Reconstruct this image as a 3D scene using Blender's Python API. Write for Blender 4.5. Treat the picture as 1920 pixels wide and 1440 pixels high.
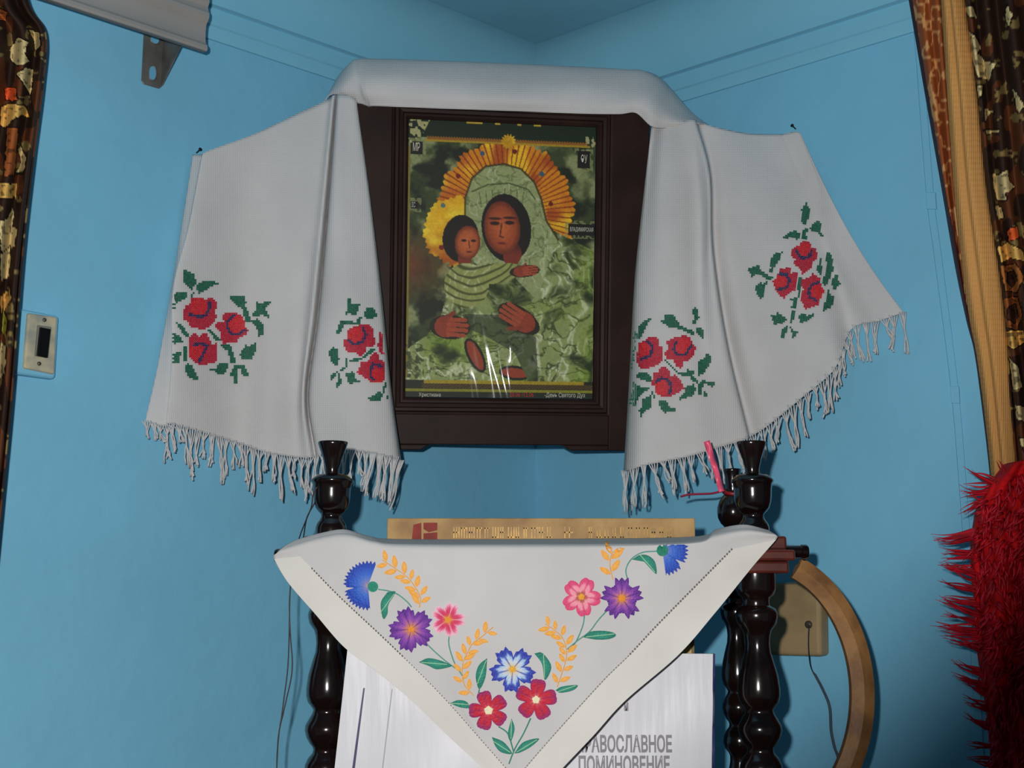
import bpy, bmesh, math, random
import numpy as np
from mathutils import Vector, Matrix
random.seed(7); np.random.seed(7)
for o in list(bpy.data.objects): bpy.data.objects.remove(o)
scene = bpy.context.scene; COL = scene.collection

# ------------------------------------------------------------------ camera
FPX = 2400.0; PITCH = math.atan(390/2400); CZ = 1.55
CAM = np.array([0, 0, CZ]); FW = np.array([0, math.cos(PITCH), math.sin(PITCH)])
UP = np.array([0, -math.sin(PITCH), math.cos(PITCH)]); RT = np.array([1., 0, 0])
cd = bpy.data.cameras.new('camera'); cd.sensor_width = 36; cd.lens = FPX/1920*36; cd.clip_start = .01
cam = bpy.data.objects.new('camera', cd); COL.objects.link(cam)
cam.location = CAM; cam.rotation_euler = (math.pi/2+PITCH, 0, 0); scene.camera = cam
# ------------------------------------------------------------------ world, flash, exposure
w = bpy.data.worlds.new('world'); scene.world = w; w.use_nodes = True
w.node_tree.nodes['Background'].inputs[0].default_value = (.75, .85, 1, 1)
w.node_tree.nodes['Background'].inputs[1].default_value = .07
def ray(px, py): return RT*((px-960)/FPX) + UP*((720-py)/FPX) + FW
ld = bpy.data.lights.new('camera_flash', 'SPOT'); ld.energy = 78; ld.shadow_soft_size = .011
ld.spot_size = math.radians(72); ld.spot_blend = .4; ld.color = (1, .975, .95)
fl = bpy.data.objects.new('camera_flash', ld); COL.objects.link(fl)
fl.location = (-.055, -.02, CZ+.05)
fl.rotation_euler = Vector(ray(680, 450)).to_track_quat('-Z', 'Y').to_euler()
scene.view_settings.view_transform = 'Standard'; scene.view_settings.look = 'None'
scene.view_settings.exposure = 0; scene.view_settings.gamma = 1; scene.view_settings.use_curve_mapping = False

# ------------------------------------------------------------------ geometry of the corner
D = 2.28; KX = .0185*D
uL = np.array([-.728, -.686, 0]); nL = np.array([.686, -.728, 0])
uR = np.array([.747, -.665, 0]); nR = np.array([-.665, -.747, 0])
K = np.array([KX, D, 0])
def ptY(px, py, Y): d = ray(px, py); return CAM + d*(Y/d[1])
def wallpt(px, py, side, off=0.):
    n = nL if side == 'L' else nR; d = ray(px, py)
    t = (np.dot(K-CAM, n)+off)/np.dot(d, n); return CAM + d*t
def wallY(px, py, side, off=0.): return wallpt(px, py, side, off)[1]
def proj(p):
    q = np.array(p)-CAM; z = q@FW
    return 960+FPX*(q@RT)/z, 720-FPX*(q@UP)/z

# ------------------------------------------------------------------ helpers
def lin(c):
    c = np.array(c[:3], float)/255
    return np.where(c <= .04045, c/12.92, ((c+.055)/1.055)**2.4)
MATS = {}
def mat(name, col, rough=.6, vary=.12, scale=12, bump=0., bscale=60, spec=.4, metal=0., coat=0., attr=None, col2=None):
    if name in MATS: return MATS[name]
    m = bpy.data.materials.new(name); m.use_nodes = True; nt = m.node_tree; b = nt.nodes['Principled BSDF']
    b.inputs['Roughness'].default_value = rough; b.inputs['Metallic'].default_value = metal
    b.inputs['Specular IOR Level'].default_value = spec; b.inputs['Coat Weight'].default_value = coat
    b.inputs['Coat Roughness'].default_value = .08
    tc = nt.nodes.new('ShaderNodeTexCoord'); nz = nt.nodes.new('ShaderNodeTexNoise')
    nz.inputs['Scale'].default_value = scale; nz.inputs['Detail'].default_value = 4
    nt.links.new(tc.outputs['Object'], nz.inputs['Vector'])
    if attr:
        at = nt.nodes.new('ShaderNodeAttribute'); at.attribute_name = 'Col'
        hs = nt.nodes.new('ShaderNodeHueSaturation'); mr = nt.nodes.new('ShaderNodeMapRange')
        mr.inputs[3].default_value = 1-vary; mr.inputs[4].default_value = 1+vary
        nt.links.new(nz.outputs['Fac'], mr.inputs[0]); nt.links.new(mr.outputs[0], hs.inputs['Value'])
        nt.links.new(at.outputs['Color'], hs.inputs['Color']); nt.links.new(hs.outputs[0], b.inputs['Base Color'])
    else:
        l = lin(col); l2 = lin(col2) if col2 is not None else l*(1-vary)
        r = nt.nodes.new('ShaderNodeValToRGB')
        r.color_ramp.elements[0].position = .35; r.color_ramp.elements[1].position = .65
        r.color_ramp.elements[0].color = (*l2, 1); r.color_ramp.elements[1].color = (*np.clip(l*(1+vary*.5), 0, 1), 1)
        nt.links.new(nz.outputs['Fac'], r.inputs[0]); nt.links.new(r.outputs[0], b.inputs['Base Color'])
    if bump:
        n2 = nt.nodes.new('ShaderNodeTexNoise'); n2.inputs['Scale'].default_value = bscale; n2.inputs['Detail'].default_value = 3
        nt.links.new(tc.outputs['Object'], n2.inputs['Vector'])
        bp = nt.nodes.new('ShaderNodeBump'); bp.inputs['Strength'].default_value = bump; bp.inputs['Distance'].default_value = .01
        nt.links.new(n2.outputs['Fac'], bp.inputs['Height']); nt.links.new(bp.outputs[0], b.inputs['Normal'])
    MATS[name] = m; return m
def weave(name, col, attr=False, fu=500, fv=500, strength=.25, dist=.002, rough=.9, vary=.06):
    """cloth: thread relief from two crossed wave textures in the cloth's own UV"""
    m = mat(name, col, rough, vary, 9, attr='Col' if attr else None, spec=.15); nt = m.node_tree; b = nt.nodes['Principled BSDF']
    uv = nt.nodes.new('ShaderNodeUVMap'); hs = []
    for ax, f in (('X', fu), ('Y', fv)):
        wv = nt.nodes.new('ShaderNodeTexWave'); wv.bands_direction = ax; wv.inputs['Scale'].default_value = f
        wv.inputs['Distortion'].default_value = 1.2; wv.inputs['Detail'].default_value = 1
        nt.links.new(uv.outputs[0], wv.inputs['Vector']); hs.append(wv)
    ad = nt.nodes.new('ShaderNodeMath'); ad.operation = 'ADD'
    nt.links.new(hs[0].outputs['Fac'], ad.inputs[0]); nt.links.new(hs[1].outputs['Fac'], ad.inputs[1])
    n3 = nt.nodes.new('ShaderNodeTexNoise'); n3.inputs['Scale'].default_value = 90; n3.inputs['Detail'].default_value = 5
    nt.links.new(uv.outputs[0], n3.inputs['Vector'])
    a2 = nt.nodes.new('ShaderNodeMath'); a2.operation = 'MULTIPLY_ADD'; a2.inputs[1].default_value = 1.6
    nt.links.new(n3.outputs['Fac'], a2.inputs[0]); nt.links.new(ad.outputs[0], a2.inputs[2])
    bp = nt.nodes.new('ShaderNodeBump'); bp.inputs['Strength'].default_value = strength; bp.inputs['Distance'].default_value = dist
    nt.links.new(a2.outputs[0], bp.inputs['Height']); nt.links.new(bp.outputs[0], b.inputs['Normal'])
    return m
def obj(name, V, F, m, parent=None, smooth=False, cols=None, uvs=None, solid=0.):
    me = bpy.data.meshes.new(name); me.from_pydata([tuple(map(float, v)) for v in V], [], [tuple(f) for f in F]); me.update()
    if cols is not None:
        a = me.attributes.new('Col', 'FLOAT_COLOR', 'POINT')
        c = np.ones((len(V), 4), np.float32); c[:, :3] = cols; a.data.foreach_set('color', c.ravel())
    if uvs is not None:
        ul = me.uv_layers.new(name='UVMap'); idx = np.zeros(len(me.loops), np.int32)
        me.loops.foreach_get('vertex_index', idx); ul.data.foreach_set('uv', np.asarray(uvs, np.float32)[idx].ravel())
    if smooth: me.polygons.foreach_set('use_smooth', [True]*len(me.polygons))
    if m is not None: me.materials.append(m)
    o = bpy.data.objects.new(name, me); COL.objects.link(o)
    if parent is not None:
        o.parent = parent; o.matrix_parent_inverse = parent.matrix_world.inverted() if parent.type != 'EMPTY' else Matrix.Translation(parent.location).inverted()
    if solid:
        s = o.modifiers.new('thickness', 'SOLIDIFY'); s.thickness = solid; s.offset = 0
    return o
def tag(o, label=None, cat=None, group=None, kind=None):
    if label: o['label'] = label
    if cat: o['category'] = cat
    if group: o['group'] = group
    if kind: o['kind'] = kind
    return o
def thing(name, loc, label, cat, group=None):
    o = bpy.data.objects.new(name, None); COL.objects.link(o); o.location = tuple(map(float, loc)); o.empty_display_size = .05
    return tag(o, label, cat, group)
class MB:
    def __init__(s): s.V = []; s.F = []
    def add(s, V, F):
        n = len(s.V); s.V += [np.array(v, float) for v in V]; s.F += [[i+n for i in f] for f in F]; return s
    def box(s, c, ax, ay, az, sx, sy, sz):
        c, ax, ay, az = [np.array(v, float) for v in (c, ax, ay, az)]
        V = [c+ax*sx/2*i+ay*sy/2*j+az*sz/2*k for i in (-1, 1) for j in (-1, 1) for k in (-1, 1)]
        return s.add(V, [(0, 1, 3, 2), (4, 6, 7, 5), (0, 4, 5, 1), (2, 3, 7, 6), (0, 2, 6, 4), (1, 5, 7, 3)])
    def lathe(s, c, prof, n=28, axis=None):
        """prof: (radius, height) pairs, axis default +Z"""
        c = np.array(c, float); V = []; F = []
        if axis is None: a, b, z = np.eye(3)
        else:
            z = np.array(axis, float); z /= np.linalg.norm(z); t = np.array([0, 0, 1.]) if abs(z[2]) < .9 else np.array([1., 0, 0])
            a = np.cross(t, z); a /= np.linalg.norm(a); b = np.cross(z, a)
        for r, h in prof:
            for k in range(n):
                t = 2*math.pi*k/n; V.append(c+a*r*math.cos(t)+b*r*math.sin(t)+z*h)
        for i in range(len(prof)-1):
            for k in range(n): F.append((i*n+k, i*n+(k+1) % n, (i+1)*n+(k+1) % n, (i+1)*n+k))
        F.append(tuple(range(n-1, -1, -1))); F.append(tuple((len(prof)-1)*n+k for k in range(n)))
        return s.add(V, F)
    def tube(s, P, r, n=6, taper=None, flat=1., closed=False):
        P = [np.array(p, float) for p in P]; V = []; F = []; N = len(P)
        for i, p in enumerate(P):
            t = (P[(i+1) % N]-P[i-1]) if closed else P[min(i+1, N-1)]-P[max(i-1, 0)]
            t = t/(np.linalg.norm(t)+1e-12); h = np.array([0, 1., 0]) if abs(t[1]) < .9 else np.array([1., 0, 0])
            a = np.cross(t, h); a /= np.linalg.norm(a); b = np.cross(t, a)
            rr = r if taper is None else r*taper(i/(N-1))
            for k in range(n):
                q = 2*math.pi*(k+.5)/n; V.append(p+a*rr*math.cos(q)+b*rr*flat*math.sin(q))
        M = N if closed else N-1
        for i in range(M):
            for k in range(n): F.append((i*n+k, i*n+(k+1) % n, ((i+1) % N)*n+(k+1) % n, ((i+1) % N)*n+k))
        if not closed: F.append(tuple(range(n-1, -1, -1))); F.append(tuple((N-1)*n+k for k in range(n)))
        return s.add(V, F)
    def build(s, name, m, parent=None, smooth=False, bevel=0., **k):
        o = obj(name, s.V, s.F, m, parent, smooth, **k)
        if bevel:
            b = o.modifiers.new('bevel', 'BEVEL'); b.width = bevel; b.segments = 2; b.limit_method = 'ANGLE'
        return o
def autosmooth(o, ang=35):
    me = o.data; me.polygons.foreach_set('use_smooth', [True]*len(me.polygons))
    bm = bmesh.new(); bm.from_mesh(me)
    for e in bm.edges:
        if len(e.link_faces) == 2 and e.calc_face_angle(0) > math.radians(ang): e.smooth = False
    bm.to_mesh(me); bm.free(); return o
def cr(P, n):
    """Catmull-Rom resample of control rows P (k,...) to n samples, uniform parameter"""
    P = np.asarray(P, float); k = len(P)
    Q = np.concatenate([[2*P[0]-P[1]], P, [2*P[-1]-P[-2]]]); out = []
    for t in np.linspace(0, k-1, n):
        i = min(int(t), k-2); u = t-i; a, b, c, d = Q[i:i+4]
        out.append(.5*((2*b)+(-a+c)*u+(2*a-5*b+4*c-d)*u*u+(-a+3*b-3*c+d)*u**3))
    return np.array(out)
def spline(P, n): return cr(P, n)
class Patch:
    """cloth surface from control columns of (px, py, Y): a pixel gives direction, Y the distance set by what the cloth hangs on"""
    def __init__(s, cols, nu, nv, wave=None, clamp=None):
        A = np.array([cr(c, nv) for c in cols]); A = cr(A, nu)          # nu, nv, 3
        if wave is not None:
            for i in range(nu):
                for j in range(nv): A[i, j, 2] += wave(i/(nu-1), j/(nv-1))
        if clamp:
            for q in A.reshape(-1, 3): q[2] = min(q[2], wallY(q[0], q[1], clamp, .004))
        s.A = A; s.nu, s.nv = nu, nv
        s.W = np.array([[ptY(*A[i, j]) for j in range(nv)] for i in range(nu)])
        s.flat = A.reshape(-1, 3)
    def verts(s): return s.W.reshape(-1, 3)
    def faces(s, off=0, flip=False):
        F = []
        for i in range(s.nu-1):
            for j in range(s.nv-1):
                a = off+i*s.nv+j; f = (a, a+1, a+s.nv+1, a+s.nv); F.append(f[::-1] if flip else f)
        return F
    def uvs(s): return s.flat[:, :2]*np.array([1, -1])/1000.
    def Y(s, px, py):
        d = (s.flat[:, 0]-px)**2+(s.flat[:, 1]-py)**2; i = np.argpartition(d, 9)[:9]; q = s.flat[i]; wgt = 1/(d[i]+1.)
        A = np.stack([np.ones(9), q[:, 0]-px, q[:, 1]-py], 1); M = (A*wgt[:, None]).T@A+np.diag([0, .02, .02])
        y = float(np.linalg.solve(M, (A*wgt[:, None]).T@q[:, 2])[0]); return min(max(y, q[:, 2].min()-.002), q[:, 2].max()+.002)
    def at(s, px, py, lift=.0012):
        Y = s.Y(px, py); p = ptY(px, py, Y); d = ray(px, py); return p-d/np.linalg.norm(d)*lift
def inpoly(poly, X, Y):
    poly = np.asarray(poly, float); r = np.zeros(X.shape, bool); j = len(poly)-1
    for i in range(len(poly)):
        xi, yi = poly[i]; xj, yj = poly[j]
        c = ((yi > Y) != (yj > Y)) & (X < (xj-xi)*(Y-yi)/(yj-yi+1e-12)+xi); r ^= c; j = i
    return r
def segdist(pl, X, Y):
    dm = np.full(X.shape, 1e9)
    for (x0, y0), (x1, y1) in zip(pl[:-1], pl[1:]):
        dx, dy = x1-x0, y1-y0; t = np.clip(((X-x0)*dx+(Y-y0)*dy)/(dx*dx+dy*dy+1e-9), 0, 1)
        dm = np.minimum(dm, np.hypot(X-x0-t*dx, Y-y0-t*dy))
    return dm
def vnoise(X, Y, sc, seed=0):
    """smooth value noise"""
    rs = np.random.RandomState(seed); T = rs.rand(64, 64); x = X/sc; y = Y/sc
    xi = np.floor(x).astype(int); yi = np.floor(y).astype(int); fx = x-xi; fy = y-yi
    fx = fx*fx*(3-2*fx); fy = fy*fy*(3-2*fy); g = lambda a, b: T[a % 64, b % 64]
    return (g(xi, yi)*(1-fx)+g(xi+1, yi)*fx)*(1-fy)+(g(xi, yi+1)*(1-fx)+g(xi+1, yi+1)*fx)*fy
def text_mesh(s, size, sx=1., bold=0.):
    c = bpy.data.curves.new('t', 'FONT'); c.body = s; c.size = size; c.align_x = 'CENTER'; c.align_y = 'CENTER'; c.resolution_u = 3; c.offset = bold
    t = bpy.data.objects.new('t', c); COL.objects.link(t); bpy.context.view_layer.update()
    me = bpy.data.meshes.new_from_object(t.evaluated_get(bpy.context.evaluated_depsgraph_get()))
    V = [np.array([v.co.x*sx, v.co.y]) for v in me.vertices]; F = [tuple(p.vertices) for p in me.polygons]
    bpy.data.objects.remove(t); bpy.data.curves.remove(c); bpy.data.meshes.remove(me); return V, F
def put_text(name, s, size, sx, origin, ex, ey, m, parent, bold=0):
    V, F = text_mesh(s, size, sx, bold); o3 = np.array(origin)
    return obj(name, [o3+np.array(ex)*v[0]+np.array(ey)*v[1] for v in V], F, m, parent)

# ------------------------------------------------------------------ the setting
blue = mat('blue_wall_paint', (123, 191, 221), .55, .06, 3.5, bump=.18, bscale=26, spec=.3)
blue_c = mat('blue_ceiling_paint', (126, 192, 217), .6, .05, 3, bump=.12, bscale=20, spec=.25)
ZW = CZ+.3806*D; RC = .095; ZC = ZW+RC; L = 3.4
def slab(name, P, thick_dir, t, m):
    P = [np.array(p, float) for p in P]; n = len(P); V = P+[p+np.array(thick_dir)*t for p in P]
    F = [tuple(range(n)), tuple(range(2*n-1, n-1, -1))]+[(i, i+n, (i+1) % n+n, (i+1) % n) for i in range(n)]
    return tag(obj(name, V, F, m), kind='structure')
Z = np.array([0, 0, 1.])
def zat(p, z): return np.array([p[0], p[1], z])
slab('wall_left', [zat(K, 0), zat(K+uL*L, 0), zat(K+uL*L, ZC+.1), zat(K, ZC+.1)], -nL, .12, blue)
slab('wall_right', [zat(K, 0), zat(K, ZC+.1), zat(K+uR*L, ZC+.1), zat(K+uR*L, 0)], -nR, .12, blue)
far = K+uL*L+uR*L
slab('floor', [zat(K, 0), zat(K+uR*L, 0), zat(far, 0), zat(K+uL*L, 0)], -Z, .1, mat('painted_floor_boards', (120, 72, 44), .45, .25, 8))
slab('ceiling', [zat(K, ZC), zat(K+uL*L, ZC), zat(far, ZC), zat(K+uR*L, ZC)], Z, .1, blue_c)
# coved cornice with a grooved picture rail below it, one run on each wall
den = 1+np.dot(uL, uR)
def cove(name, u, n, other_n, other_u):
    prof = [(.000, ZW-.050), (.004, ZW-.050), (.005, ZW-.046), (.005, ZW-.030), (.0085, ZW-.028), (.0085, ZW-.006), (.002, ZW-.004), (.002, ZW+.001), (.010, ZW+.003)]
    for k in range(11):
        a = math.pi/2*k/10; prof.append((.010+(RC-.010)*(1-math.cos(a)), ZW+.003+(RC-.004)*math.sin(a)))
    prof.append((0, ZC-.0005)); V = []; F = []
    for o, z in prof:
        # mitre: point at offset o from both walls
        s = o*(1-np.dot(n, other_n))/np.dot(u, other_n); V.append(zat(K+n*o+u*s, z))
    for o, z in prof: V.append(zat(K+n*o+u*L, z))
    k = len(prof)
    for i in range(k): F.append((i, (i+1) % k, (i+1) % k+k, i+k))
    F += [tuple(range(k-1, -1, -1)), tuple(range(k, 2*k))]
    return tag(autosmooth(obj(name, V, F, blue_c), 30), kind='structure')
cove('trim_1', uL, nL, nR, uR); cove('trim_2', uR, nR, nL, uL)

# ------------------------------------------------------------------ framed icon print
wood = mat('dark_stained_wood', (46, 30, 25), .5, .3, 14, bump=.015, bscale=60, spec=.12, col2=(36, 24, 21))
zc0 = 1.98; FC = CAM+ray(941, 489)*zc0
YAW = math.radians(9); ROLL = math.radians(.7)
ex = np.array([math.cos(YAW), math.sin(YAW), 0]); ez0 = np.array([-math.sin(PITCH)*0, -math.sin(PITCH), math.cos(PITCH)])
ez = ez0-ex*np.dot(ez0, ex); ez /= np.linalg.norm(ez)
ex, ez = ex*math.cos(ROLL)+ez*math.sin(ROLL), ez*math.cos(ROLL)-ex*math.sin(ROLL)
en = np.cross(ex, ez)                                              # towards the room
PX = zc0/FPX                                                        # metres per pixel on the frame
def fp(x, z, n=0.): return FC+ex*x*PX+ez*z*PX+en*n                # x right, z up, in photo pixels from the print's centre
icon = thing('framed_icon', fp(0, -355, -.03), 'dark wooden icon frame with a print under wrinkled clear film, hung across the blue corner', 'picture frame')
hw, hh = 178, 258
def prism(name, poly, n0, n1, m, parent, bev=.0015):
    n = len(poly); V = [fp(x, z, n1) for x, z in poly]+[fp(x, z, n0) for x, z in poly]
    F = [tuple(range(n)), tuple(range(2*n-1, n-1, -1))]+[(i, i+n, (i+1) % n+n, (i+1) % n) for i in range(n)]
    o = obj(name, V, F, m, parent)
    if bev: b = o.modifiers.new('bevel', 'BEVEL'); b.width = bev; b.segments = 2; b.limit_method = 'ANGLE'
    return o
OX0, OX1, OT, OB, ON = -277, 281, 330, -355, -345
prism('side_rail', [(OX0, OB), (-208, OB), (-208, OT), (OX0, OT)], -.03, .004, wood, icon)
prism('side_rail', [(208, OB), (OX1, OB), (OX1, OT), (208, OT)], -.03, .004, wood, icon)
prism('top_rail', [(-208, 288), (208, 288), (208, OT), (-208, OT)], -.03, .004, wood, icon)
prism('bottom_rail', [(-208, ON), (-208, -288), (208, -288), (208, ON)], -.03, .004, wood, icon)
prism('foot', [(-208, OB), (-148, OB), (-132, ON), (-208, ON)], -.03, .004, wood, icon)
prism('foot', [(208, ON), (118, ON), (136, OB), (208, OB)], -.03, .004, wood, icon)
# stepped moulding, mitred, one piece for each side
prof = [(0, -.004), (0, .003), (5, .006), (9, .006), (11, .010), (17, .011), (19, .008), (24, .008), (27, .004), (30, .0045)]
cs = [(-hw, -hh), (hw, -hh), (hw, hh), (-hw, hh)]
for i in range(4):
    a, b = np.array(cs[i], float), np.array(cs[(i+1) % 4], float); sa, sb = np.sign(a), np.sign(b); V = []; F = []
    for o_, n_ in prof+[(30, -.004)]: V += [fp(*(a+sa*o_), n_), fp(*(b+sb*o_), n_)]
    k = len(prof)+1
    for j in range(k): F.append((2*j, 2*j+1, 2*((j+1) % k)+1, 2*((j+1) % k)))
    F += [tuple(range(0, 2*k, 2))[::-1], tuple(range(1, 2*k, 2))]
    autosmooth(obj('moulding', V, F, wood, icon), 25)
# the print: a plain stand-in picture, painted on a fine grid (a veiled mother and a child, rayed gold halo, green-silver robes)
st = 1.25; gx = np.arange(0, 356.1, st); gy = np.arange(0, 516.1, st); X, Y = np.meshgrid(gx, gy)
N = lambda s, k: vnoise(X, Y, s, k)
def mix(A, B, t): t = np.clip(t, 0, 1)[..., None]; return A*(1-t)+np.asarray(B, float)*t
wx = X+26*(N(38, 1)-.5)+9*(N(13, 2)-.5); wy = Y+26*(N(38, 3)-.5)+9*(N(13, 4)-.5)
I = np.zeros(X.shape+(3,)); I[:] = (58, 72, 38)
fb0 = sum(vnoise(X, Y, 40/2**k, 105+k)*.5**k for k in range(4))/1.875; fb1 = sum(vnoise(X, Y, 30/2**k, 115+k)*.5**k for k in range(4))/1.875
I = mix(I, (142, 152, 104), (fb0-.46)*5); I = mix(I, (26, 36, 20), (fb1-.52)*6)
I = mix(I, (120, 66, 30), np.clip(1-X/90, 0, 1)*np.clip(1-abs(Y-270)/75, 0, 1)*1.1)
# halo
hx, hy = 186., 168.; ang = np.arctan2(Y-hy, X-hx); rad = np.hypot(X-hx, (Y-hy)*.93)
tri = abs((ang/(2*math.pi)*74) % 1-.5)*2; tri2 = abs((ang/(2*math.pi)*15+.3) % 1-.5)*2
ro = 122+5*tri+7*tri2+8*(N(9, 7)-.5); ho = (rad < ro) & (ang < .35) | (rad < ro) & (ang > 2.75)
hcol = mix(mix(np.full(I.shape, 1.)*np.array((214, 138, 18)), (238, 196, 34), (N(30, 8)-.42)*3), (176, 84, 14), (N(34, 9)-.5)*3)
hcol = mix(hcol, (128, 52, 10), (tri < .3)*.75)
I = np.where(ho[..., None], hcol, I)
cx, cy = 96., 205.; an2 = np.arctan2(Y-cy, X-cx); r2 = np.hypot(X-cx, Y-cy); t3 = abs((an2/(2*math.pi)*38) % 1-.5)*2
I = np.where(((r2 < 62+5*t3+10*(N(8, 10)-.5)) & (X < 130))[..., None], mix(mix(np.full(I.shape, 1.)*np.array((222, 176, 22)), (176, 90, 16), (Y-205)/55), (246, 226, 60), (N(16, 11)-.5)*2), I)
# robes with chased folds
def fbm(x, y, sc, seed): return sum(vnoise(x, y, sc/2**k, seed+k)*.5**k for k in range(4))/1.875
wx2 = X+60*(fbm(X, Y, 60, 61)-.5); wy2 = Y+60*(fbm(X, Y, 60, 71)-.5)
fold = 1-abs(fbm(wx2*1.7, wy2*.8, 34, 81)-.5)*7; fold2 = 1-abs(fbm(wx2*.8+300, wy2*1.7, 26, 91)-.5)*9
fold = np.clip(fold, 0, 1); fold2 = np.clip(fold2, 0, 1)
robe = np.full(I.shape, 1.)*np.array((144, 160, 100)); robe = mix(robe, (206, 216, 184), (fold-.45)*1.9)
robe = mix(robe, (50, 62, 22), (fold2-.5)*1.9); robe = mix(robe, (120, 150, 40), (N(70, 15)-.45)*2*(Y/515)); robe = mix(robe, (40, 56, 22), (fbm(wx2, wy2, 40, 16)-.56)*5)
body = inpoly([(118, 250), (80, 300), (66, 360), (40, 400), (10, 420), (0, 430), (0, 484), (355, 484), (355, 235), (300, 210), (262, 190), (262, 250)], X, Y)
I = np.where(body[..., None], robe, I)
veil = inpoly([(110, 180), (108, 140), (120, 105), (145, 82), (180, 76), (212, 84), (238, 108), (252, 140), (262, 180), (285, 215), (268, 262), (246, 330), (214, 300), (190, 276), (150, 290), (125, 260), (118, 230)], X, Y)
vc = mix(mix(np.full(I.shape, 1.)*np.array((150, 164, 112)), (92, 106, 62), (fold2-.5)*1.6), (196, 206, 170), (fold-.7)*2.5)
I = np.where(veil[..., None], vc, I)
I = mix(I, (58, 50, 20), (abs(segdist([(108, 185), (108, 140), (120, 105), (145, 82), (180, 76), (212, 84), (238, 108), (252, 140), (262, 180), (285, 215)], X, Y)) < 2)*.8)
I = mix(I, (70, 84, 46), (segdist([(120, 130), (150, 116), (190, 112), (226, 122), (240, 140)], X, Y) < 1.6)*.8)
for k in range(8): I = mix(I, (88, 98, 54), (segdist([(138+k*11, 150+abs(k-4)*2), (138+k*11+(k-4), 122+abs(k-4)*2)], X, Y) < 1)*.7)
def ell(cx, cy, rx, ry, a=0):
    c, s = math.cos(a), math.sin(a); x = X-cx; y = Y-cy; return np.hypot((x*c+y*s)/rx, (-x*s+y*c)/ry)
# generic faces and hands
I = np.where((ell(186, 196, 47, 64, -.15) < 1)[..., None], np.array((26, 20, 14.)), I)
e = ell(178, 196, 34, 50, -.12); skin = mix(mix(np.full(I.shape, 1.)*np.array((150, 66, 32)), (196, 104, 54), 1.1-e*1.2), (96, 38, 22), (e-.75)*3)
I = np.where((e < 1)[..., None], skin, I); I = np.where((ell(198, 246, 17, 22, .25) < 1)[..., None] & (ell(178, 196, 34, 50, -.12) > 1)[..., None], mix(np.full(I.shape, 1.)*np.array((128, 50, 32)), (84, 32, 24), (246-Y)/18), I)
for exx, eyy, s in ((164, 188, 1), (192, 186, 1)):
    I = mix(I, (44, 20, 14), (1.25-ell(exx, eyy, 9, 3.6))*2); I = mix(I, (60, 28, 16), (1.2-ell(exx, eyy-9, 13, 2.6))*2)
I = mix(I, (84, 34, 20), (segdist([(177, 188), (174, 212), (180, 214)], X, Y) < 1.6)*.8); I = mix(I, (120, 34, 30), (1.2-ell(178, 225, 8, 2.6))*2)
I = np.where((ell(100, 218, 34, 44, .1) < 1)[..., None], np.array((24, 18, 16.)), I)
e = ell(113, 226, 24, 32, .1); I = np.where((e < 1)[..., None], mix(mix(np.full(I.shape, 1.)*np.array((168, 82, 40)), (200, 112, 58), 1-e), (104, 44, 24), (e-.7)*3), I)
for exx in (106, 124): I = mix(I, (40, 20, 14), (1.2-ell(exx, 222, 5, 2.6))*2)
I = mix(I, (96, 40, 22), (segdist([(115, 222), (117, 236)], X, Y) < 1.2)*.8); I = mix(I, (110, 36, 30), (1.2-ell(116, 243, 6, 2))*2)
I = np.where((ell(108, 258, 13, 14) < 1)[..., None] & (e > 1)[..., None], np.array((128, 54, 34.)), I)
sl = np.minimum(ell(112, 306, 42, 42, -.1), ell(165, 282, 56, 19, -.15)); I = np.where((sl < 1)[..., None], mix(mix(np.full(I.shape, 1.)*np.array((152, 160, 92)), (198, 202, 158), (fold-.5)*2), (66, 74, 30), (np.sin((Y-300)/2.4+((X-122)/24)**2*1.6+3*(N(20, 25)-.5))-.25)*1.2), I)
def hand(cx, cy, L_, Wd, a):
    global I
    c, s = math.cos(a), math.sin(a); q = lambda u, v: (cx+u*c-v*s, cy+u*s+v*c)
    I = np.where((ell(cx, cy, L_*1.12, Wd*1.15, a) < 1)[..., None], np.array((40, 34, 18.)), I)
    I = np.where((ell(cx-c*L_*.25, cy-s*L_*.25, L_*.6, Wd, a) < 1)[..., None], np.array((150, 62, 38.)), I)
    for f in range(4):
        v = (-.7+f*.46)*Wd; d = segdist([q(-L_*.1, v), q(L_*(.98-.12*abs(f-1.4)), v*1.05)], X, Y)
        I = np.where((d < Wd*.19)[..., None], np.array((168, 76, 46.)), I)
    d = segdist([q(-L_*.35, -Wd*.6), q(L_*.15, -Wd*1.35)], X, Y); I = np.where((d < Wd*.2)[..., None], np.array((140, 58, 36.)), I)
hand(82, 384, 34, 20, .05); hand(212, 366, 40, 19, math.pi+.55); hand(222, 276, 26, 10, -.12)
for c_, (fx_, fy_, fl_, fw_, fa_) in enumerate([(130, 436, 30, 10, 1.1), (206, 468, 26, 9, .1)]):
    I = np.where((ell(fx_, fy_, fl_+5, fw_+5, fa_) < 1)[..., None], np.array((30, 34, 24.)), I); I = np.where((ell(fx_, fy_, fl_, fw_, fa_) < 1)[..., None], np.array((158, 66, 38.)), I)
I = np.where(inpoly([(110, 360), (200, 360), (245, 400), (250, 484), (232, 484), (205, 430), (150, 400), (100, 380)], X, Y)[..., None], mix(robe, (28, 40, 26), np.full(X.shape, .55)), I)
I = np.where((ell(82, 384, 34, 20) < .9)[..., None] & (I[..., :1] > 120) & False, I, I); hand(82, 384, 34, 20, .05); hand(212, 366, 40, 19, math.pi+.55)
I = np.where((ell(130, 436, 30, 10, 1.1) < 1)[..., None], np.array((158, 66, 38.)), I)
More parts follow.
